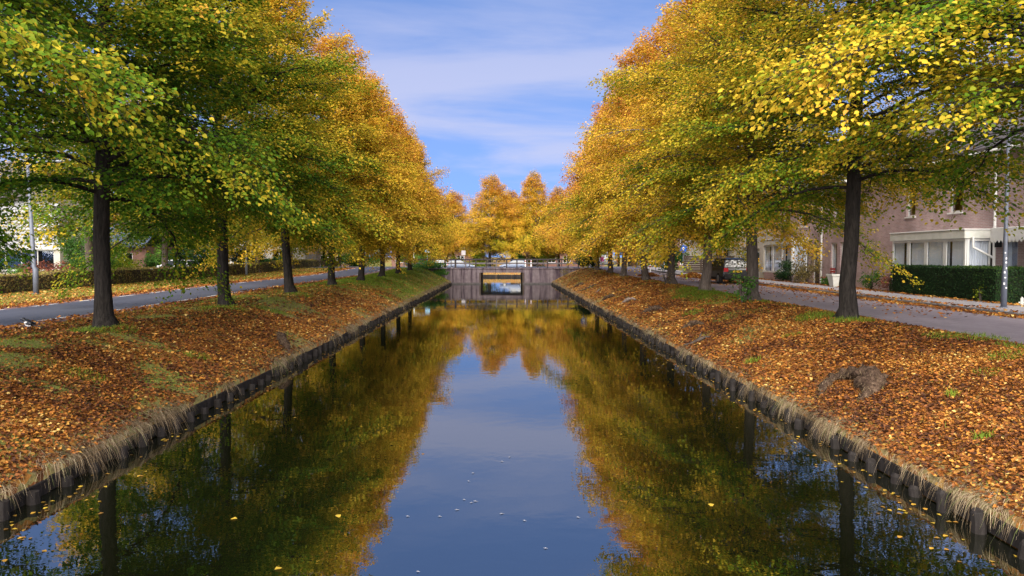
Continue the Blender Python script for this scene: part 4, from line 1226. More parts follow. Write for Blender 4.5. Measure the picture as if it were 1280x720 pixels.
# right bank and gardens
bush('bush', 'leafy shoots growing from the base of a trunk on the right bank', 8.75, 27.2, 0.62, 1.35, 330, 0.10, M_BUSH, stems=9)
bush('bush', 'thin bare brown shoots at a trunk base on the right bank', 9.0, 41.3, 0.6, 0.8, 90, 0.07, M_TANB, stems=10)
bush('bush', 'variegated shrub above the dark yew hedge', 19.0, 31.2, 0.95, 1.75, 1500, 0.085, M_YEL)
bush('bush', 'white flowering plant at the end of the yew hedge', 17.2, 34.6, 0.62, 1.05, 900, 0.075, M_BUSH)
bush('bush', 'purplish low plant beside the yew hedge', 17.35, 33.2, 0.5, 0.9, 600, 0.07, M_RUST)
bush('bush', 'small bright green plant at the yew hedge foot', 16.7, 25.9, 0.25, 0.7, 110, 0.075, M_YEL)
bush('bush', 'dark blue green shrub before the second bay window', 17.2, 44.5, 1.25, 1.35, 2200, 0.09, M_HEDGE)
bush('bush', 'tan leaved small bushy tree in front of the second bay window', 17.0, 41.6, 1.1, 2.3, 1700, 0.09, M_TANB)
bush('bush', 'low green plants under the narrow twin windows', 17.4, 39.4, 0.7, 0.7, 700, 0.08, M_BUSH)
bush('bush', 'bright green shrub by the blue round sign', 15.0, 66.5, 1.6, 3.0, 3500, 0.12, M_CONIF)
bush('bush', 'dark green garden shrub beside the parked black car', 17.3, 52.5, 1.1, 1.6, 2200, 0.10, M_HEDGE)
for k, (x, y, r, h) in enumerate([(14, 112, 4, 3.6), (22, 108, 4, 3.8), (-5, 122, 4, 3.2), (6, 124, 4, 3.4)]):
    bush('park_shrub', ['green gold shrub beyond the right end of the bridge', 'tall green gold shrub across the far street on the right', 'golden shrub in the trees behind the bridge on the left', 'golden shrub in the trees behind the bridge on the right'][k],
         x, y, r, h, 4200, 0.2, M_YEL, 'background shrubs behind the bridge')

# ------------------------------------------------------------------ buildings
class Facade:
    """a wall in the plane (origin, u, z) with outward normal n; holes get reveals; windows and doors are parts"""
    def __init__(s, o, u, n, parent):
        s.o = Vector(o); s.u = Vector(u); s.n = Vector(n); s.p = parent
    def P(s, a, z, d=0):
        return s.o + s.u * a + s.n * d + Vector((0, 0, z))
    def slab(s, m, a0, a1, z0, z1, d0, d1):
        vs = [s.P(a0,z0,d0), s.P(a1,z0,d0), s.P(a1,z0,d1), s.P(a0,z0,d1), s.P(a0,z1,d0), s.P(a1,z1,d0), s.P(a1,z1,d1), s.P(a0,z1,d1)]
        m.add(vs, [(0,3,2,1),(4,5,6,7),(0,1,5,4),(1,2,6,5),(2,3,7,6),(3,0,4,7)])
    def wall(s, W, H, holes, mat, th=0.25, name='wall'):
        us = sorted({0, W, *[h[0] for h in holes], *[h[1] for h in holes]})
        zs = sorted({0, H, *[h[2] for h in holes], *[h[3] for h in holes]})
        m = MB()
        for a0, a1 in zip(us[:-1], us[1:]):
            for z0, z1 in zip(zs[:-1], zs[1:]):
                c = ((a0+a1)/2, (z0+z1)/2)
                if any(h[0] < c[0] < h[1] and h[2] < c[1] < h[3] for h in holes):
                    continue
                m.add([s.P(a0,z0), s.P(a1,z0), s.P(a1,z1), s.P(a0,z1)], [(0,1,2,3)])
                m.add([s.P(a0,z0,-th), s.P(a1,z0,-th), s.P(a1,z1,-th), s.P(a0,z1,-th)], [(3,2,1,0)])
        for (a0, a1, z0, z1) in holes:
            m.add([s.P(a0,z0), s.P(a1,z0), s.P(a1,z1), s.P(a0,z1), s.P(a0,z0,-th), s.P(a1,z0,-th), s.P(a1,z1,-th), s.P(a0,z1,-th)],
                  [(0,4,5,1),(1,5,6,2),(2,6,7,3),(3,7,4,0)])
        return m.build(name, mat, s.p)
    def window(s, a0, a1, z0, z1, cols=1, rows=1, d=-0.07, fw=0.07, curtain=0.0, sill=True, mat=None, glass=None):
        m = MB(); mat = mat or M_WHITE
        s.slab(m, a0+.003, a0+fw, z0+.003, z1-.003, d-.05, d); s.slab(m, a1-fw, a1-.003, z0+.003, z1-.003, d-.05, d)
        s.slab(m, a0+fw, a1-fw, z1-fw, z1-.003, d-.05, d-.002); s.slab(m, a0+fw, a1-fw, z0+.003, z0+fw, d-.05, d-.002)
        cw = (a1-a0-2*fw)/cols; rh = (z1-z0-2*fw)/rows
        for c in range(1, cols):
            x = a0+fw+cw*c; s.slab(m, x-fw*.45, x+fw*.45, z0+fw, z1-fw, d-.05, d-.001)
        for r in range(1, rows):
            z = z0+fw+rh*r; s.slab(m, a0+fw, a1-fw, z-fw*.35, z+fw*.35, d-.048, d-.003)
        f = m.build('window', mat, s.p)
        for c in range(cols):
            for r in range(rows):
                m = MB()
                s.slab(m, a0+fw+cw*c+.004, a0+fw+cw*(c+1)-.004, z0+fw+rh*r+.004, z0+fw+rh*(r+1)-.004, d-.036, d-.028)
                m.build('pane', glass or M_GLASS, f)
        if sill:
            m = MB(); s.slab(m, a0-.05, a1+.05, z0-.06, z0-.003, -0.02, 0.06); m.build('sill', mat, f)
        if curtain > 0:
            for (ca, cb) in ((a0+fw, a0+fw+(a1-a0)*curtain*.5), (a1-fw-(a1-a0)*curtain*.5, a1-fw)):
                k = max(6, int((cb-ca)/0.045)); vs = []; fs = []
                for i in range(k+1):
                    x = ca+(cb-ca)*i/k; dd = d-.095+.018*(1 if i % 2 else -1)
                    vs += [s.P(x, z0+.03, dd), s.P(x, z1-.05, dd)]
                for i in range(k):
                    fs.append((2*i, 2*i+2, 2*i+3, 2*i+1))
                m = MB(); m.add(vs, fs); m.build('curtain', M_CURT, f)
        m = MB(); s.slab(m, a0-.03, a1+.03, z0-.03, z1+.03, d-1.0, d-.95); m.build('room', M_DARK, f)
        return f
    def door(s, a0, a1, z0, z1, mat, d=-0.10):
        m = MB(); s.slab(m, a0+.07, a1-.07, z0, z1-.07, d-.05, d)
        o = m.build('door', mat, s.p)
        m = MB(); s.slab(m, a0+.003, a0+.068, z0, z1-.003, d-.06, d+.03); s.slab(m, a1-.068, a1-.003, z0, z1-.003, d-.06, d+.03); s.slab(m, a0+.068, a1-.068, z1-.068, z1-.003, d-.06, d+.028)
        m.build('frame', M_WHITE, o)
        m = MB(); s.slab(m, a1-.20, a1-.17, z0+1.0, z0+1.12, d+.002, d+.05); m.build('handle', M_STEEL, o)
        m = MB(); s.slab(m, a0+.3, a1-.3, z0+1.2, z1-.3, d+.002, d+.008); m.build('pane', M_CGLASS, o)
        return o
def gable_roof(root, x0, x1, y0, y1, ze, zr, mat, axis='y', over=0.35, th=0.12):
    m = MB()
    if axis == 'y':     # ridge along y
        xm = (x0+x1)/2
        for (xa, xb) in ((x0-over, xm), (x1+over, xm)):
            vs = []
            for y in (y0-.05, y1+.05):
                vs += [(xa, y, ze-.1), (xb, y, zr), (xb, y, zr+th), (xa, y, ze-.1+th)]
            m.add(vs, [(0,1,2,3),(7,6,5,4),(0,4,5,1),(3,2,6,7),(0,3,7,4),(1,5,6,2)])
    else:
        ym = (y0+y1)/2
        for (ya, yb) in ((y0-over, ym), (y1+over, ym)):
            vs = []
            for x in (x0-.05, x1+.05):
                vs += [(x, ya, ze-.1), (x, yb, zr), (x, yb, zr+th), (x, ya, ze-.1+th)]
            m.add(vs, [(0,1,2,3),(7,6,5,4),(0,4,5,1),(3,2,6,7),(0,3,7,4),(1,5,6,2)])
    return m.build('roof', mat, root)
def shell(root, x0, x1, y0, y1, z0, z1, mat, skip=None, ridge=None, name='wall'):
    """remaining outer walls of a house as one box shell without the facade side"""
    sides = {'-x': [(x0,y0),(x0,y1)], '+x': [(x1,y0),(x1,y1)], '-y': [(x0,y0),(x1,y0)], '+y': [(x0,y1),(x1,y1)]}
    for k, ((xa, ya), (xb, yb)) in sides.items():
        if k == skip: continue
        m = MB()
        m.add([(xa,ya,z0),(xb,yb,z0),(xb,yb,z1),(xa,ya,z1)], [(0,1,2,3)])
        if ridge and k in ('-y', '+y'):
            m.add([(xa,ya,z1),(xb,yb,z1),((xa+xb)/2,ya,ridge)], [(0,1,2)])
        m.build(name, mat, root)

def terrace(label, ya, yb, zg, brick, bay=None, wins=(), doors=(), upper=(), door_mat=M_WOODD, xf=18.3, awning=None):
    """one house of the row on the right, street front facing -x"""
    Wd = yb - ya
    root = thing('terrace_house', label, 'house', (xf, ya, zg), 'row of brick terrace houses on the right')
    F_ = Facade((xf, ya, zg), (0, 1, 0), (-1, 0, 0), root)
    holes = [(w[0]-ya, w[1]-ya, w[2], w[3]) for w in list(wins)+list(upper)] + [(d[0]-ya, d[1]-ya, 0.0, 2.15) for d in doors]
    if bay: holes.append((bay[0]-ya+.15, bay[1]-ya-.15, 0.35, 2.55))
    F_.wall(Wd, 5.7, holes, brick)
    shell(root, xf+.001, xf+9, ya, yb, zg, zg+5.7, brick, skip='-x', ridge=zg+8.8)
    for w in wins: F_.window(w[0]-ya, w[1]-ya, w[2], w[3], w[4] if len(w) > 4 else 1, 1, curtain=0.45)
    for w in upper: F_.window(w[0]-ya, w[1]-ya, w[2], w[3], 1, 1, curtain=0.0)
    for d in doors: F_.door(d[0]-ya, d[1]-ya, 0.0, 2.15, door_mat)
    gable_roof(root, xf, xf+9, ya, yb, zg+5.7, zg+8.8, M_TILE)
    m = MB(); m.tube([(xf-.42, ya, zg+5.52), (xf-.42, yb, zg+5.52)], 0.07, 8); m.build('gutter', M_OFFW, root)
    if bay:
        b0, b1, dep, n = bay
        bx = xf - dep
        bw = MB(); bw.box(bx, xf-.002, b0, b1, zg-.1, zg+0.55); bw.build('bay_plinth', brick, root)
        B = Facade((bx, b0, zg), (0, 1, 0), (-1, 0, 0), root)
        L_ = b1 - b0
        pw = L_ / n
        for k in range(n):
            B.window(k*pw+.005, (k+1)*pw-.005, 0.56, 2.34, 1, 1, d=0.0, fw=0.10, curtain=0.97 if k > 1 else 0.9, sill=(False))
        for yy, sgn in ((b0, -1), (b1, 1)):
            E = Facade((bx+.06, yy, zg) if sgn < 0 else (bx+.06, yy, zg), (1, 0, 0), (0, sgn, 0), root)
            E.window(0.0, dep-.08, 0.56, 2.34, 1, 1, d=0.0, fw=0.09, curtain=0.95, sill=False)
        m = MB(); m.bbox(bx-.08, xf-.002, b0-.06, b1+.06, zg+2.345, zg+2.66, 0.02); m.build('bay_fascia', M_OFFW, root)
        m = MB(); m.bbox(bx-.11, xf-.003, b0-.09, b1+.09, zg+2.662, zg+2.70, 0.01); m.build('bay_flashing', M_WHITE, root)
    return root, F_
zA = float(plat(30))
# nearest house with the wide bay
hA, FA = terrace('pale pink brick house with a wide four pane white bay window behind the yew hedge', 20.0, 38.6, zA, M_BRICK, bay=(27.75, 33.0, 1.0, 4),
        wins=[(26.35, 27.15, 0.2, 2.25)], doors=[(24.6, 25.6)], upper=[(33.0, 33.75, 3.45, 4.75), (29.6, 30.5, 3.45, 4.75), (24.6, 25.8, 3.45, 4.75)])
m = MB(); m.tube([(18.19, 27.45, zA+5.5), (18.19, 27.45, zA+0.1)], 0.05, 8); m.tube([(17.5, 27.62, zA+2.40), (17.5, 27.6, zA+2.0), (18.19, 27.46, zA+1.6)], 0.045, 8)
m.build('drainpipe', M_WHITE, hA)
m = MB(); m.box(18.10, 18.29, 27.18, 27.30, zA+2.0, zA+2.3); m.tube([(18.17, 27.24, zA+2.3), (18.17, 27.24, zA+2.42)], [0.09, 0.02], 8); m.build('wall_lamp', M_DARK, hA)
# white awning fascia with scalloped valance
m = MB(); m.bbox(17.75, 18.29, 22.0, 27.0, zA+2.36, zA+2.70, 0.02); m.build('canopy', M_WHITE, hA)
m = MB()
k = 26
for i in range(k):
    y0 = 22.0 + 5.0*i/k; y1 = 22.0 + 5.0*(i+1)/k; ym = (y0+y1)/2
    m.add([(17.735, y0, zA+2.38), (17.735, y1, zA+2.38), (17.735, y1, zA+2.25), (17.735, ym, zA+2.15), (17.735, y0, zA+2.25),
           (17.745, y0, zA+2.38), (17.745, y1, zA+2.38), (17.745, y1, zA+2.25), (17.745, ym, zA+2.15), (17.745, y0, zA+2.25)],
          [(0,4,3,2,1), (5,6,7,8,9), (0,1,6,5), (1,2,7,6), (2,3,8,7), (3,4,9,8), (4,0,5,9)])
m.build('valance', M_WHITE, hA)
hb_ = thing('hanging_basket', 'dark hanging basket beside the front door at the right edge', 'hanging basket', (18.0, 25.9 - 2.0, zA+1.3))
m = MB(); m.ell((18.0, 23.9, zA+1.35), (.22, .22, .2), 10, 6); m.build('bowl', M_DARK, hb_)
m = MB(); m.tube([(18.0, 23.9, zA+1.5), (18.0, 23.9, zA+2.3)], 0.012, 5); m.build('chain', M_STEEL, hb_)
zB = float(plat(45))
hB, FB = terrace('pale brick house with white bay and narrow twin windows left of the thick trunk', 38.8, 50.4, zB, M_BRICK, bay=(44.6, 49.3, 1.0, 3),
        wins=[(39.6, 40.35, 0.55, 2.35), (40.75, 41.5, 0.55, 2.35)], doors=[(43.0, 43.9)], upper=[(40.0, 41.2, 3.4, 4.7), (44.8, 46.0, 3.4, 4.7), (47.5, 48.7, 3.4, 4.7)])
m = MB(); m.tube([(18.19, 42.5, zB+5.5), (18.19, 42.5, zB+0.1)], 0.055, 8); m.build('drainpipe', M_WHITE, hB)
zC = float(plat(56))
hC, FC = terrace('pale rendered house with white panels hidden behind leaves near the black car', 50.6, 60.0, zC, M_CREAM, wins=[(51.5, 53.2, 0.5, 2.3, 2), (56.0, 58.5, 0.5, 2.3, 2)], doors=[(54.0, 55.0)],
        upper=[(51.5, 53.0, 3.4, 4.7), (56.5, 58.0, 3.4, 4.7)], door_mat=M_WHITE, xf=18.6)

def simple_house(label, x0, x1, y0, y1, zg, h, hr, wall, roof, front='-y', wins=(), axis='x', cat='house', name='house', cols=2, group=None, doors=()):
    root = thing(name, label, cat, ((x0+x1)/2, y0, zg), group)
    if front == '-y':
        F_ = Facade((x0, y0, zg), (1, 0, 0), (0, -1, 0), root); Wd = x1-x0
    elif front == '+x':
        F_ = Facade((x1, y0, zg), (0, 1, 0), (1, 0, 0), root); Wd = y1-y0
    else:
        F_ = Facade((x0, y0, zg), (0, 1, 0), (-1, 0, 0), root); Wd = y1-y0
    F_.wall(Wd, h, [tuple(w[:4]) for w in wins] + [(d[0], d[1], 0.0, 2.15) for d in doors], wall)
    shell(root, x0+(.001 if front == '-x' else 0), x1, y0+(.001 if front == '-y' else 0), y1, zg, zg+h, wall, skip=front, ridge=None)
    for w in wins: F_.window(*w[:4], w[4] if len(w) > 4 else cols, w[5] if len(w) > 5 else 1, sill=True)
    for d in doors: F_.door(d[0], d[1], 0.0, 2.15, M_WOODD)
    if hr: gable_roof(root, x0, x1, y0, y1, zg+h, zg+h+hr, roof, axis=axis)
    return root, F_
# white weatherboard house on the left
hW, FW = simple_house('white weatherboard house with white framed windows at the left behind the hedge', -40.5, -30.2, 51.0, 55.0, float(plat(51))-.12, 5.6, 2.6, M_CREAM, M_TILE, wins=[(5.4, 9.9, 0.75, 2.15, 4)], cols=3)
zw = float(plat(51))-.12
for i in range(14):
    m = MB(); z0 = zw + 2.30 + i*0.235
    m.add([(-40.5, 50.995, z0), (-30.2, 50.995, z0), (-30.2, 50.925, z0), (-40.5, 50.925, z0), (-40.5, 50.995, z0+.232), (-30.2, 50.995, z0+.232), (-30.2, 50.975, z0+.232), (-40.5, 50.975, z0+.232)],
          [(0,3,2,1),(4,5,6,7),(0,1,5,4),(1,2,6,5),(2,3,7,6),(3,0,4,7)])
    m.build('plank', M_SIDING, hW)
m = MB(); m.bbox(-40.6, -30.1, 50.84, 50.994, zw+2.17, zw+2.297, 0.01); m.build('trim', M_WHITE, hW)
simple_house('garden house with a dark blue slate roof behind the nearest black trunk', -35.0, -28.9, 60.5, 67.0, float(plat(60))-.12, 2.5, 2.2, M_BRICKR, M_SLATE, wins=[(1.2, 2.6, 0.9, 2.0), (3.6, 5.0, 0.9, 2.0)])
simple_house('white gabled house glimpsed between the trees behind the white car', -34.0, -24.5, 92.0, 100.0, float(plat(92))-.12, 5.5, 2.6, M_CREAM, M_TILE, wins=[(1.2, 2.8, 0.9, 2.2), (5.5, 7.1, 0.9, 2.2), (1.2, 2.8, 3.5, 4.8), (5.5, 7.1, 3.5, 4.8)])
simple_house('cream gabled house beyond the dark board fence on the right', 19.5, 29.0, 72.0, 81.0, float(plat(70)), 5.6, 2.6, M_CREAM, M_TILE, wins=[(1.0, 2.5, 0.9, 2.2), (4.5, 6.0, 0.9, 2.2), (1.0, 2.5, 3.5, 4.8), (4.5, 6.0, 3.5, 4.8)])
zf = float(plat(130))
def wgrid(Wd, n, storeys, ww=1.5):
    g = Wd / n
    return [(g*k+(g-ww)/2, g*k+(g+ww)/2, 0.9+2.8*s_, 2.3+2.8*s_) for k in range(n) for s_ in range(storeys)]
simple_house('red brick row house with white windows behind the left part of the bridge', -22, -4, 146, 155, zf, 5.6, 3, M_BRICKR, M_TILE, wins=wgrid(18, 6, 2))
simple_house('red brown brick house behind the right part of the bridge', 2, 20, 148, 157, zf, 5.6, 3, M_BRICKR, M_TILE, wins=wgrid(18, 6, 2))
simple_house('red brick house at the far end of the right street', 21.5, 36, 118, 127, zf, 5.6, 3, M_BRICKR, M_TILE, wins=wgrid(14.5, 5, 2))
simple_house('brick house at the far end of the left road', -48, -29, 140, 149, zf, 5.6, 3, M_BRICKR, M_TILE, wins=wgrid(19, 6, 2))

# dark board fence on the right
fr = thing('board_fence', 'dark brown fence of horizontal boards behind the black car', 'fence', (15.5, 64.0, float(plat(64))))
zz = float(plat(64))
for x in np.arange(15.5, 21.6, 1.5):
    m = MB(); m.bbox(x-.05, x+.05, 64.0, 64.1, zz-.1, zz+1.62, .01); m.build('post', M_WOODD, fr)
for i in range(8):
    m = MB(); m.bbox(15.42, 21.5, 63.955, 63.995, zz+.08+i*.19, zz+.08+i*.19+.15, .006); m.build('board', M_WOODD, fr)
# grey barrier fence by the far street
br_ = thing('barrier', 'grey metal tube barrier beside the far end of the right street', 'barrier', (13.6, 72.0, float(plat(72))))
zz = float(plat(72))
for x in (12.9, 14.2, 15.5):
    m = MB(); m.cyl((x, 72, zz-.1), .04, 1.1, 8); m.build('post', M_STEEL, br_)
for h in (.5, .95):
    m = MB(); m.tube([(12.9, 72.0, zz+h), (15.5, 72.0, zz+h)], .03, 8); m.build('rail', M_STEEL, br_)
pf = thing('picket_fence', 'low white pickets at the foot of the yew hedge by the right edge', 'fence', (18.0, 24.9, zA))
for i in range(12):
    m = MB(); x = 17.5 + i*.16; m.add([(x-.05,24.9,zA),(x+.05,24.9,zA),(x+.05,24.9,zA+.24),(x,24.9,zA+.3),(x-.05,24.9,zA+.24),(x-.05,24.92,zA),(x+.05,24.92,zA),(x+.05,24.92,zA+.24),(x,24.92,zA+.3),(x-.05,24.92,zA+.24)],
        [(0,1,2,3,4),(9,8,7,6,5),(0,5,6,1),(1,6,7,2),(2,7,8,3),(3,8,9,4),(4,9,5,0)])
    m.build('picket', M_OFFW, pf)
m = MB(); m.box(17.4, 19.4, 24.925, 24.945, zA+.08, zA+.13); m.build('rail', M_OFFW, pf)

# ------------------------------------------------------------------ street furniture
def lamp_post(label, x, y, h, mat, r=.075, arm=(1, 0), lean=0.0, stickers=0):
    z = float(gz(x, y)) + (0.1 if 14.4 < x < 16.8 else 0)
    root = thing('lamp_post', label, 'lamp post', (x, y, z), 'street lamp posts')
    m = MB(); m.tube([(x, y, z-.1), (x, y, z+1.1), (x+lean*.3, y, z+1.2), (x+lean, y, z+h)], [r*1.25, r*1.22, r, r*.6], 12)
    m.build('pole', mat, root, smooth=True)
    m = MB(); tx, ty = x+lean, y
    m.tube([(tx, ty, z+h-.05), (tx+arm[0]*.3, ty+arm[1]*.3, z+h+.12), (tx+arm[0]*.9, ty+arm[1]*.9, z+h+.18)], .035, 8); m.build('arm', mat, root)
    m = MB(); m.ell((tx+arm[0]*1.2, ty+arm[1]*1.2, z+h+.18), (.36 if arm[0] else .14, .36 if arm[1] else .14, .08), 12, 6); m.build('lamp_head', M_STEEL, root)
    m = MB(); m.cyl((x, y, z-.02), r*1.7, .05, 12); m.build('base_collar', mat, root)
    rnd = random.Random(9)
    for k in range(stickers):
        zz = z+.62+k*.155+rnd.uniform(-.03, .03); m = MB(); w = rnd.uniform(.018, .032); hh = rnd.uniform(.02, .038)
        rr = r*1.235 if zz < z+1.1 else r*1.02
        vs = []; a0 = -1.9+rnd.uniform(-.4, .5)
        for q in range(4):
            a = a0 + (q-1.5)*w/rr*.6
            vs += [(x+(rr+.004)*math.cos(a), y+(rr+.004)*math.sin(a), zz-hh), (x+(rr+.004)*math.cos(a), y+(rr+.004)*math.sin(a), zz+hh)]
        m.add(vs, [(0,2,3,1),(2,4,5,3),(4,6,7,5)]); m.build('sticker', M_STICK, root)
    return root
lamp_post('grey lamp post with small white stickers at the right edge before the yew hedge', 15.52, 22.9, 6.0, M_POSTG, .068, arm=(-1, 0), stickers=8)
lamp_post('slightly leaning grey lamp post on the left verge left of the nearest black trunk', -20.5, 32.8, 5.6, M_POSTG, .095, arm=(1, 0), lean=-.22)
lamp_post('slim pale grey lamp post farther along the left verge, between two grey trunks', -21.2, 61.5, 6.2, M_STEEL, .085, arm=(1, 0))
lamp_post('white street lamp on the far street left of the bridge', -11.6, 96.0, 2.6, M_OFFW, .07, arm=(1, 0))

def sign(label, x, y, zc, w, h, face, shape='rect', mark=None, back=M_STEEL, pole=True):
    zg = float(gz(x, y))
    root = thing('road_sign', label, 'sign', (x, y, zg))
    if pole:
        m = MB(); m.cyl((x, y+.05, zg-.1), .035, zc+h/2-zg+.1, 8); m.build('pole', M_STEEL, root)
    m = MB()
    if shape == 'rect': m.bbox(x-w/2, x+w/2, y-.02, y+.01, zc-h/2, zc+h/2, .003)
    else: m.disc((x, y-.005, zc), (0, 1, 0), w/2, .03, 24)
    p = m.build('plate', face, root)
    m = MB()
    if mark == 'arrow':
        m.add([(x-.04,y-.024,zc-.16),(x+.04,y-.024,zc-.16),(x+.04,y-.024,zc+.02),(x-.04,y-.024,zc+.02)], [(0,1,2,3)])
        m.add([(x-.13,y-.0245,zc+.02),(x+.13,y-.0245,zc+.02),(x,y-.0245,zc+.18)], [(0,1,2)])
        m.build('arrow', M_WHITE, p)
    elif mark == 'triangle':
        m.add([(x-w*.36,y-.026,zc-h*.30),(x+w*.36,y-.026,zc-h*.30),(x,y-.026,zc+h*.34)], [(0,1,2)])
        m.build('triangle', M_WHITE, p)
    elif mark == 'bar':
        m.add([(x-w*.42,y-.026,zc-h*.12),(x+w*.42,y-.026,zc-h*.12),(x+w*.42,y-.026,zc+h*.12),(x-w*.42,y-.026,zc+h*.12)], [(0,1,2,3)])
        m.build('stripe', M_WHITE, p)
    return root
sign('round blue sign with a white arrow among leaves on the right street', 14.6, 60.5, 3.65, .62, .62, M_BLUE, 'round', 'arrow')
sign('pale blue street name plate on a pole beside the right trunks', 14.1, 69.0, 3.25, .85, .42, M_LBLUE, 'rect', 'bar')
sign('square blue crossing sign with a white triangle at the right end of the bridge', 8.6, 80.0, 3.9, .6, .6, M_BLUE, 'rect', 'triangle')
sign('small pale blue sign left of the bridge among golden leaves', -9.6, 93.5, 3.75, .6, .42, M_LBLUE, 'rect', None)
sign('blue sign behind the middle of the bridge railing', .5, 118.4, 3.45, .5, 1.0, M_BLUE, 'rect', None)
sign('magenta sign beside the last trunk of the right bank', 10.6, 80.5, 2.75, .42, .5, M_PINK, 'rect', None)
sign('small white board behind the left railing of the bridge', -6.1, 112.4, 3.6, .6, .7, M_PAVE, 'rect', None)
GBo = 'small white bollards by the far street'
def bollard(x, y, label):
    z = float(plat(y)); root = thing('bollard', label, 'bollard', (x, y, z), GBo)
    m = MB(); m.cyl((x, y, z-.05), .07, .85, 10); m.build('shaft', M_WHITE, root)
    m = MB(); m.cyl((x, y, z+.62), .073, .12, 10); m.build('band', M_RED, root)
    m = MB(); m.ell((x, y, z+.8), (.07, .07, .05), 10, 4); m.build('cap', M_WHITE, root)
bollard(2.6, 90.4, 'white bollard with red band behind the railing, left one of two')
bollard(3.3, 90.4, 'white bollard with red band behind the railing, right one of two')
bollard(12.2, 62.0, 'white bollard with red band standing on the right street between two trunks')
# planter, garden chair
z = float(plat(38)) + .1
pl = thing('planter', 'white square planter tub on the pavement left of the thick right trunk', 'planter', (16.6, 37.0, z))
m = MB(); m.add([(16.38,36.78,z),(16.82,36.78,z),(16.82,37.22,z),(16.38,37.22,z),(16.28,36.68,z+.55),(16.92,36.68,z+.55),(16.92,37.32,z+.55),(16.28,37.32,z+.55)], [(0,3,2,1),(0,1,5,4),(1,2,6,5),(2,3,7,6),(3,0,4,7)]); m.build('tub', M_OFFW, pl)
m = MB(); m.bbox(16.24, 16.96, 36.64, 37.36, z+.551, z+.63, .01); m.build('rim', M_OFFW, pl)
m = MB(); m.box(16.3, 16.9, 36.7, 37.3, z+.631, z+.64); m.build('soil', M_SOIL, pl)
z = float(plat(40)); cx, cy = 17.6, 40.3
gc = thing('garden_chair', 'red garden chair with dark legs in front of the twin windows', 'chair', (cx, cy, z))
for dx in (-.24, .24):
    for dy in (-.24, .24):
        m = MB(); m.tube([(cx+dx, cy+dy, z), (cx-dx*.8, cy+dy, z+.45)], .022, 6); m.build('leg', M_DARK, gc)
m = MB(); m.bbox(cx-.28, cx+.28, cy-.28, cy+.28, z+.45, z+.49, .01); m.build('seat', M_RED, gc)
for k in range(3):
    m = MB(); m.bbox(cx+.27, cx+.30, cy-.28, cy+.28, z+.56+k*.15, z+.67+k*.15, .005); m.build('slat', M_RED, gc)
for dy in (-.25, .25):
    m = MB(); m.tube([(cx+.285, cy+dy, z+.45), (cx+.315, cy+dy, z+1.0)], .018, 6); m.build('back_post', M_DARK, gc)

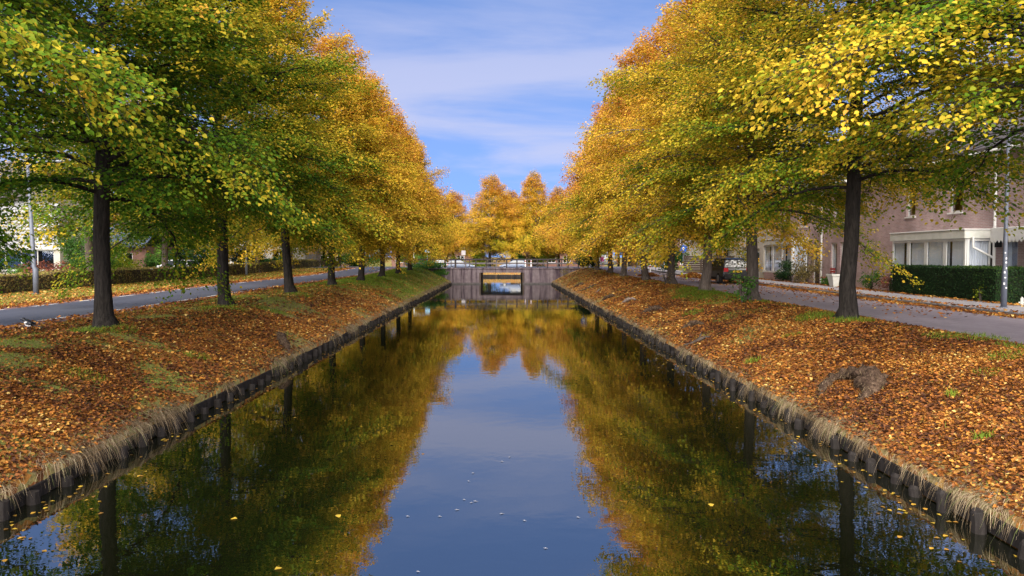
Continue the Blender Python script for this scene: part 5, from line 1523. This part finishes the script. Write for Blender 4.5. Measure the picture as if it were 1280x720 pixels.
# ------------------------------------------------------------------ cars
def make_car(name, label, paint, group=None, plate_mat=M_YELP):
    """front towards +y, base centre at the origin"""
    root = thing(name, label, 'car', (0, 0, 0), group)
    st = [(-2.02, .42, .80, .74), (-1.98, .30, .90, .82), (-1.6, .24, .95, .86), (-.9, .22, .96, .87), (.2, .22, .95, .87), (.9, .22, .94, .87), (1.35, .23, .88, .86), (1.8, .26, .78, .82), (2.02, .34, .66, .72), (2.08, .42, .58, .62)]
    vs = []; fs = []
    for (y, zl, zb, w) in st:
        ring = [(-w*.86, zl), (-w, zl+.16), (-w*1.0, zb-.22), (-w*.95, zb-.03), (-w*.85, zb), (w*.85, zb), (w*.95, zb-.03), (w, zb-.22), (w, zl+.16), (w*.86, zl)]
        vs += [(x, y, z) for x, z in ring]
    n = 10
    for i in range(len(st)-1):
        for j in range(n):
            j2 = (j+1) % n
            fs.append((i*n+j, (i+1)*n+j, (i+1)*n+j2, i*n+j2))
    fs.append(tuple(range(n))); fs.append(tuple(range((len(st)-1)*n+n-1, (len(st)-1)*n-1, -1)))
    m = MB(); m.add(vs, fs); m.build('body', paint, root, smooth=False)
    # greenhouse
    b = [(-.76, -1.92, .94), (.76, -1.92, .94), (.78, .95, .93), (-.78, .95, .93)]
    t = [(-.60, -1.62, 1.44), (.60, -1.62, 1.44), (.60, .02, 1.47), (-.60, .02, 1.47)]
    m = MB(); m.add(b + t, [(0,1,5,4), (1,2,6,5), (2,3,7,6), (3,0,4,7)])
    m.add([(-.60,-1.70,1.43),(.60,-1.70,1.43),(.60,.05,1.462),(-.60,.05,1.462),(-.5,-1.5,1.49),(.5,-1.5,1.49),(.5,-.1,1.51),(-.5,-.1,1.51)], [(4,5,6,7),(0,1,5,4),(1,2,6,5),(2,3,7,6),(3,0,4,7)])
    m.build('cabin', paint, root)
    def quad(name, A, B, C, D, mat, inset=.06, off=.006):
        A, B, C, D = map(Vector, (A, B, C, D)); c = (A+B+C+D)/4; nn = (B-A).cross(D-A).normalized()
        if nn.dot(c - Vector((0, -.4, 1.1))) < 0: nn = -nn
        q = [p + (c-p)*inset*1.6 + nn*off for p in (A, B, C, D)]; q2 = [p + (c-p)*inset*1.6 - nn*.01 for p in (A, B, C, D)]
        m = MB(); m.add(q+q2, [(0,1,2,3),(7,6,5,4),(0,4,5,1),(1,5,6,2),(2,6,7,3),(3,7,4,0)]); return m.build(name, mat, root)
    quad('rear_window', b[0], b[1], t[1], t[0], M_CGLASS)
    quad('windscreen', b[3], b[2], t[2], t[3], M_CGLASS)
    L = lambda p, q, s: tuple(a+(c-a)*s for a, c in zip(p, q))
    for (i0, i1) in ((1, 2), (0, 3)):
        quad('side_window', L(b[i0], b[i1], .04), L(b[i0], b[i1], .48), L(t[i0], t[i1], .52), L(t[i0], t[i1], .06), M_CGLASS, .05)
        quad('side_window', L(b[i0], b[i1], .50), L(b[i0], b[i1], .92), L(t[i0], t[i1], .98), L(t[i0], t[i1], .54), M_CGLASS, .05)
    for sx in (-1, 1):
        for yy in (-1.28, 1.30):
            m = MB(); m.disc((sx*.78, yy, .31), (1, 0, 0), .31, .20, 20); w = m.build('wheel', M_TYRE, root)
            m = MB(); m.disc((sx*.885, yy, .31), (1, 0, 0), .20, .02, 14); m.build('rim', M_RIM, w)
        m = MB(); m.bbox(sx*.66-.13, sx*.66+.13, -2.035, -1.90, .70, .92, .02); m.build('tail_light', M_LAMPR, root)
        m = MB(); m.bbox(sx*.55-.15, sx*.55+.15, 1.93, 2.06, .56, .70, .02); m.build('headlight', M_STICK, root)
        m = MB(); m.bbox(sx*.93-.08, sx*.93+.08, .55, .70, .95, 1.08, .02); m.build('mirror', paint, root)
    m = MB(); m.bbox(-.76, .76, -2.10, -1.96, .32, .56, .03); m.build('bumper', M_TYRE, root)
    m = MB(); m.box(-.26, .26, -2.055, -2.03, .66, .77); m.build('number_plate', plate_mat, root)
    return root
c1 = make_car('parked_car', 'black hatchback seen from behind, parked on the right street', M_CBLACK)
c1.location = (13.3, 44.5, float(plat(44.5)) + .012); c1.rotation_euler = (0, 0, R_(2))
GC = 'cars on the far cross street'
c2 = make_car('parked_car', 'white hatchback whose roof shows above the brown hedge on the left', M_CWHITE)
c2.location = (-25.6, 58.0, float(gz(-25.6, 58)) - .08); c2.rotation_euler = (0, 0, R_(76))
c3 = make_car('passing_car', 'dull blue car behind the middle of the bridge railing', M_CSILV, GC)
c3.location = (1.4, 115.6, float(plat(115)) + .02); c3.rotation_euler = (0, 0, R_(90))
for (lb, x, y, rz, pm, gp) in (('light grey car behind the left end of the bridge railing', -10.6, 115.4, 90, M_CLITE, GC), ('blue grey car behind the railing beside the left railing posts', -6.6, 114.6, -90, M_CSILV, GC), ('dark car parked at the far end of the right street', 12.4, 95.0, 84, M_CGREY, GC)):
    o = copy_tree(c3); o.location = (x, y, float(plat(y)) + .02); o.rotation_euler = (0, 0, R_(rz)); o['label'] = lb
    for ch in o.children:
        if ch.name.split('.')[0] in ('body', 'cabin', 'mirror'):
            ch.material_slots[0].link = 'OBJECT'; ch.material_slots[0].material = pm

# ------------------------------------------------------------------ magpie
def magpie(x, y, yaw):
    z = float(gz(x, y))
    root = thing('magpie', 'black and white magpie standing on the leaves at the left edge', 'bird', (0, 0, 0))
    # one continuous body along a spine: beak, head, neck, breast, back, rump, long tail (faces -x)
    sp = [(-.215, .236, .002), (-.19, .240, .008), (-.165, .246, .017), (-.145, .250, .033), (-.115, .250, .036), (-.09, .232, .034), (-.065, .205, .046), (-.03, .175, .062), (.01, .155, .066), (.05, .145, .056), (.085, .142, .038), (.12, .135, .024), (.20, .115, .018), (.30, .092, .015), (.385, .072, .006)]
    m = MB(); n = 10; vs = []; fs = []
    for (px, pz, r) in sp:
        for j in range(n):
            a = 2*math.pi*j/n
            ry = r*(1.0 if px < .1 else 1.35); rz = r*(1.0 if px < .1 else .45)
            vs.append((px + .35*r*math.sin(a)*(1 if -.07 < px < .1 else 0), ry*math.cos(a), pz + rz*math.sin(a)))
    mats = []
    for i in range(len(sp)-1):
        for j in range(n):
            j2 = (j+1) % n
            fs.append((i*n+j, i*n+j2, (i+1)*n+j2, (i+1)*n+j))
            low = j in (5, 6, 7, 8, 9)
            mats.append(1 if (low and 6 <= i <= 9) or (i in (7, 8) and j in (0, 4)) else 0)
    fs.append(tuple(range(n-1, -1, -1))); fs.append(tuple((len(sp)-1)*n+j for j in range(n))); mats += [0, 0]
    m.add(vs, fs); m.m = mats
    m.build('body', [M_FBLACK, M_FWHITE], root, smooth=True)
    for s in (-1, 1):
        m = MB(); m.ell((.045, s*.058, .165), (.085, .014, .034), 10, 6); m.build('wing', M_FBLACK, root, smooth=True)
        m = MB(); m.ell((-.02, s*.060, .182), (.040, .012, .020), 8, 5); m.build('shoulder_patch', M_FWHITE, root, smooth=True)
        m = MB(); m.tube([(.015, s*.028, .10), (.005, s*.03, .05), (.012, s*.03, .004)], [.010, .005, .005], 6)
        for a in (-.5, 0, .5, math.pi):
            m.tube([(.012, s*.03, .005), (.012-.035*math.cos(a), s*.03+.035*math.sin(a), .002)], [.004, .002], 5)
        m.build('leg', M_FBLACK, root)
        m = MB(); m.ell((-.150, s*.030, .256), (.005, .004, .005), 6, 4); m.build('eye', M_STICK, root)
    root.location = (x, y, z + .01); root.rotation_euler = (0, 0, yaw); root.scale = (1.1, 1.1, 1.1)
magpie(-10.75, 16.9, R_(-12))

# ------------------------------------------------------------------ clods of dead roots and driftwood on the banks
def clod(name, label, pts, rad, mat, seed, fib=400, group='clods of roots and dead wood on the banks'):
    """a lumpy log of root mass lying along pts (world x, y)"""
    r = np.random.default_rng(seed)
    root = thing(name, label, 'root clod', (pts[0][0], pts[0][1], float(gz(pts[0][0], pts[0][1]))), group)
    P = np.array([(x, y, float(gz(x, y)) + h) for x, y, h in [(p[0], p[1], p[2] if len(p) > 2 else 0) for p in pts]])
    k = len(P); q = np.linspace(0, k-1, 9*k); i0 = np.clip(q.astype(int), 0, k-2); f = (q-i0)[:, None]
    Q = P[i0]*(1-f) + P[i0+1]*f; R = np.interp(q, np.arange(k), rad)
    V, F = tubes_np(Q[None], R[None], 22)
    cen = np.repeat(Q, 22, 0)
    dirv = V - cen
    amp = 0.45 + 0.75*vnoise(V[:, 0]*1.0+V[:, 2], V[:, 1]+V[:, 2]*.7, .10, seed) + 0.55*vnoise(V[:, 0], V[:, 1]+V[:, 2], .05, seed+1)
    V = cen + dirv*amp[:, None]*np.array([[1, 1, .75]])
    V2 = V - np.array(root.location)
    np_mesh('root_mass', V2, F, mat, root, smooth=True)
    j = r.integers(0, len(V), fib)
    P0 = V2[j]; dh = norm(dirv[j]*np.array([[1, 1, .2]]) + r.normal(0, .05, (fib, 3))); L = r.uniform(.04, .13, fib)
    v, f_, a = ribbons(P0, norm(dh + r.normal(0, .8, (fib, 3))), L, np.full(fib, .008), L*.4, L*1.0, np.clip(r.normal(.28, .20, fib), 0, 1), seg=2)
    o = np_mesh('root_fibres', v, f_, M_STRAW, root, attrs={'age': a}); o['kind'] = 'stuff'
    return root
clod('root_clod', 'large hook shaped clod of dead roots lying on the right bank', [(5.72, 13.3, .0), (5.98, 13.75, .03), (6.30, 14.05, .05), (6.55, 13.9, .05), (6.62, 13.4, .05), (6.50, 12.95, .04), (6.30, 12.6, .02), (6.0, 12.4, .0)], [.02, .07, .08, .15, .21, .20, .12, .03], M_SOIL, 1, 2600)
def pix(px, py):
    """ground point behind a photograph pixel: a one-off measurement, kept as a march along the view ray"""
    v = cam.rotation_euler.to_matrix() @ Vector(((px-640)/930.0, -(py-360)/930.0, -1))
    t = 4.0
    while t < 140:
        x, y, zz = v.x*t, v.y*t, CAMZ + v.z*t
        if zz <= float(gz(x, y)): return x, y
        t += .05
    return x, y
for n, (px_, py_, w, lab, nm, sd) in enumerate([
        (866, 408, .62, 'brown clod of roots on the right bank, second nearest', 'root_clod', 3), (815, 389, .85, 'low leaf covered clod of roots midway along the right bank', 'root_clod', 4),
        (786, 377, .70, 'pale brown stump like clod on the right bank', 'root_clod', 5), (761, 373, .75, 'flat dark clod near the far part of the right bank', 'root_clod', 6),
        (354, 430, .75, 'dark upright clod of roots on the left bank near the water', 'root_clod', 7), (724, 357, .8, 'small clod of roots at the far end of the right bank', 'root_clod', 8)]):
    x, y = pix(px_, py_)
    r_ = random.Random(sd)
    clod(nm, lab, [(x-w*.5, y+.25, .0), (x-w*.25, y+.1, .08), (x, y, .12), (x+w*.25, y-.12, .10), (x+w*.5, y-.3, .0)] if sd != 7 else [(x-.30, y+.55, .14), (x-.16, y+.35, .14), (x, y, .12), (x+.16, y-.25, .08), (x+.3, y-.5, .0)],
         [.03, .085*w/.7, .105*w/.7, .085*w/.7, .02], M_WOODL if sd == 5 else M_SOIL, sd, 700)
for n, (px_, py_, w, a, lab) in enumerate([(736, 360, 1.4, .1, 'thin dark fallen branch at the far end of the right bank'), (748, 364, 1.1, 1.1, 'pale fallen branch lying across the far right bank'), (872, 428, .9, .2, 'short dark fallen branch low on the right bank')]):
    x, y = pix(px_, py_)
    root = thing('fallen_branch', lab, 'branch', (x, y, float(gz(x, y))), 'fallen branches on the right bank')
    pts = []
    for s in np.linspace(-.5, .5, 5):
        xx, yy = x + w*s*math.cos(a), y + w*s*math.sin(a); pts.append((xx, yy, float(gz(xx, yy)) + .05 + .03*math.sin(s*9)))
    m = MB(); m.tube(pts, [.015, .035, .05, .04, .02], 7); m.build('stem', M_BARKM if n != 1 else M_WOODL, root)
    m = MB(); m.tube([pts[2], (pts[2][0]+.15, pts[2][1]+.2, pts[2][2]+.16), (pts[2][0]+.2, pts[2][1]+.35, pts[2][2]+.24)], [.025, .018, .006], 6); m.build('side_twig', M_BARKM, root)
# single floating leaves and feathers in open water
def wpix(px, py):
    v = cam.rotation_euler.to_matrix() @ Vector(((px-640)/930.0, -(py-360)/930.0, -1)); t = -CAMZ / v.z
    return v.x*t, v.y*t
M_FEA = leafmat('pale_feather', [(0, (.25, .25, .26)), (1, (.34, .34, .36))], .1)
for n, (px_, py_, lab) in enumerate([(297, 649, 'single yellow leaf floating on dark water, leftmost of those in mid canal'), (421, 644, 'single yellow leaf floating on dark water nearest the mirrored sky'), (343, 713, 'single yellow leaf floating at the bottom edge on the left'), (888, 630, 'single orange leaf floating on the right half of the canal')]):
    x, y = wpix(px_, py_); a = random.uniform(0, 6.28)
    v, f, ag = leaf_arrays(np.zeros((1, 3)), np.array([[math.cos(a), math.sin(a), 0]]), np.array([[0, 0, 1.0]]), np.array([.10]), np.array([.075]), np.array([.7]), .08)
    o = np_mesh('floating_leaf', v, f, M_FLOAT, attrs={'age': ag}); o.location = (x, y, .008); tag(o, lab, 'leaf', 'single leaves floating in open water')
sp_ = [(589, 592), (584, 602), (578, 625), (587, 629), (591, 627), (568, 638), (547, 646), (507, 646), (720, 647), (653, 651), (624, 643), (679, 686), (520, 715), (625, 577), (635, 572)]
for (px_, py_) in sp_:
    x, y = wpix(px_, py_); a = random.uniform(-.4, .4)
    v, f, ag = leaf_arrays(np.zeros((1, 3)), np.array([[math.cos(a), math.sin(a), 0]]), np.array([[0, 0, 1.0]]), np.array([random.uniform(.04, .07)]), np.array([.018]), np.array([.7]), .12)
    o = np_mesh('floating_feather', v, f, M_FEA, attrs={'age': ag}); o.location = (x, y, .008); tag(o, 'tiny white feather floating on the mirrored sky in mid canal', 'feather', 'white feathers on the water')
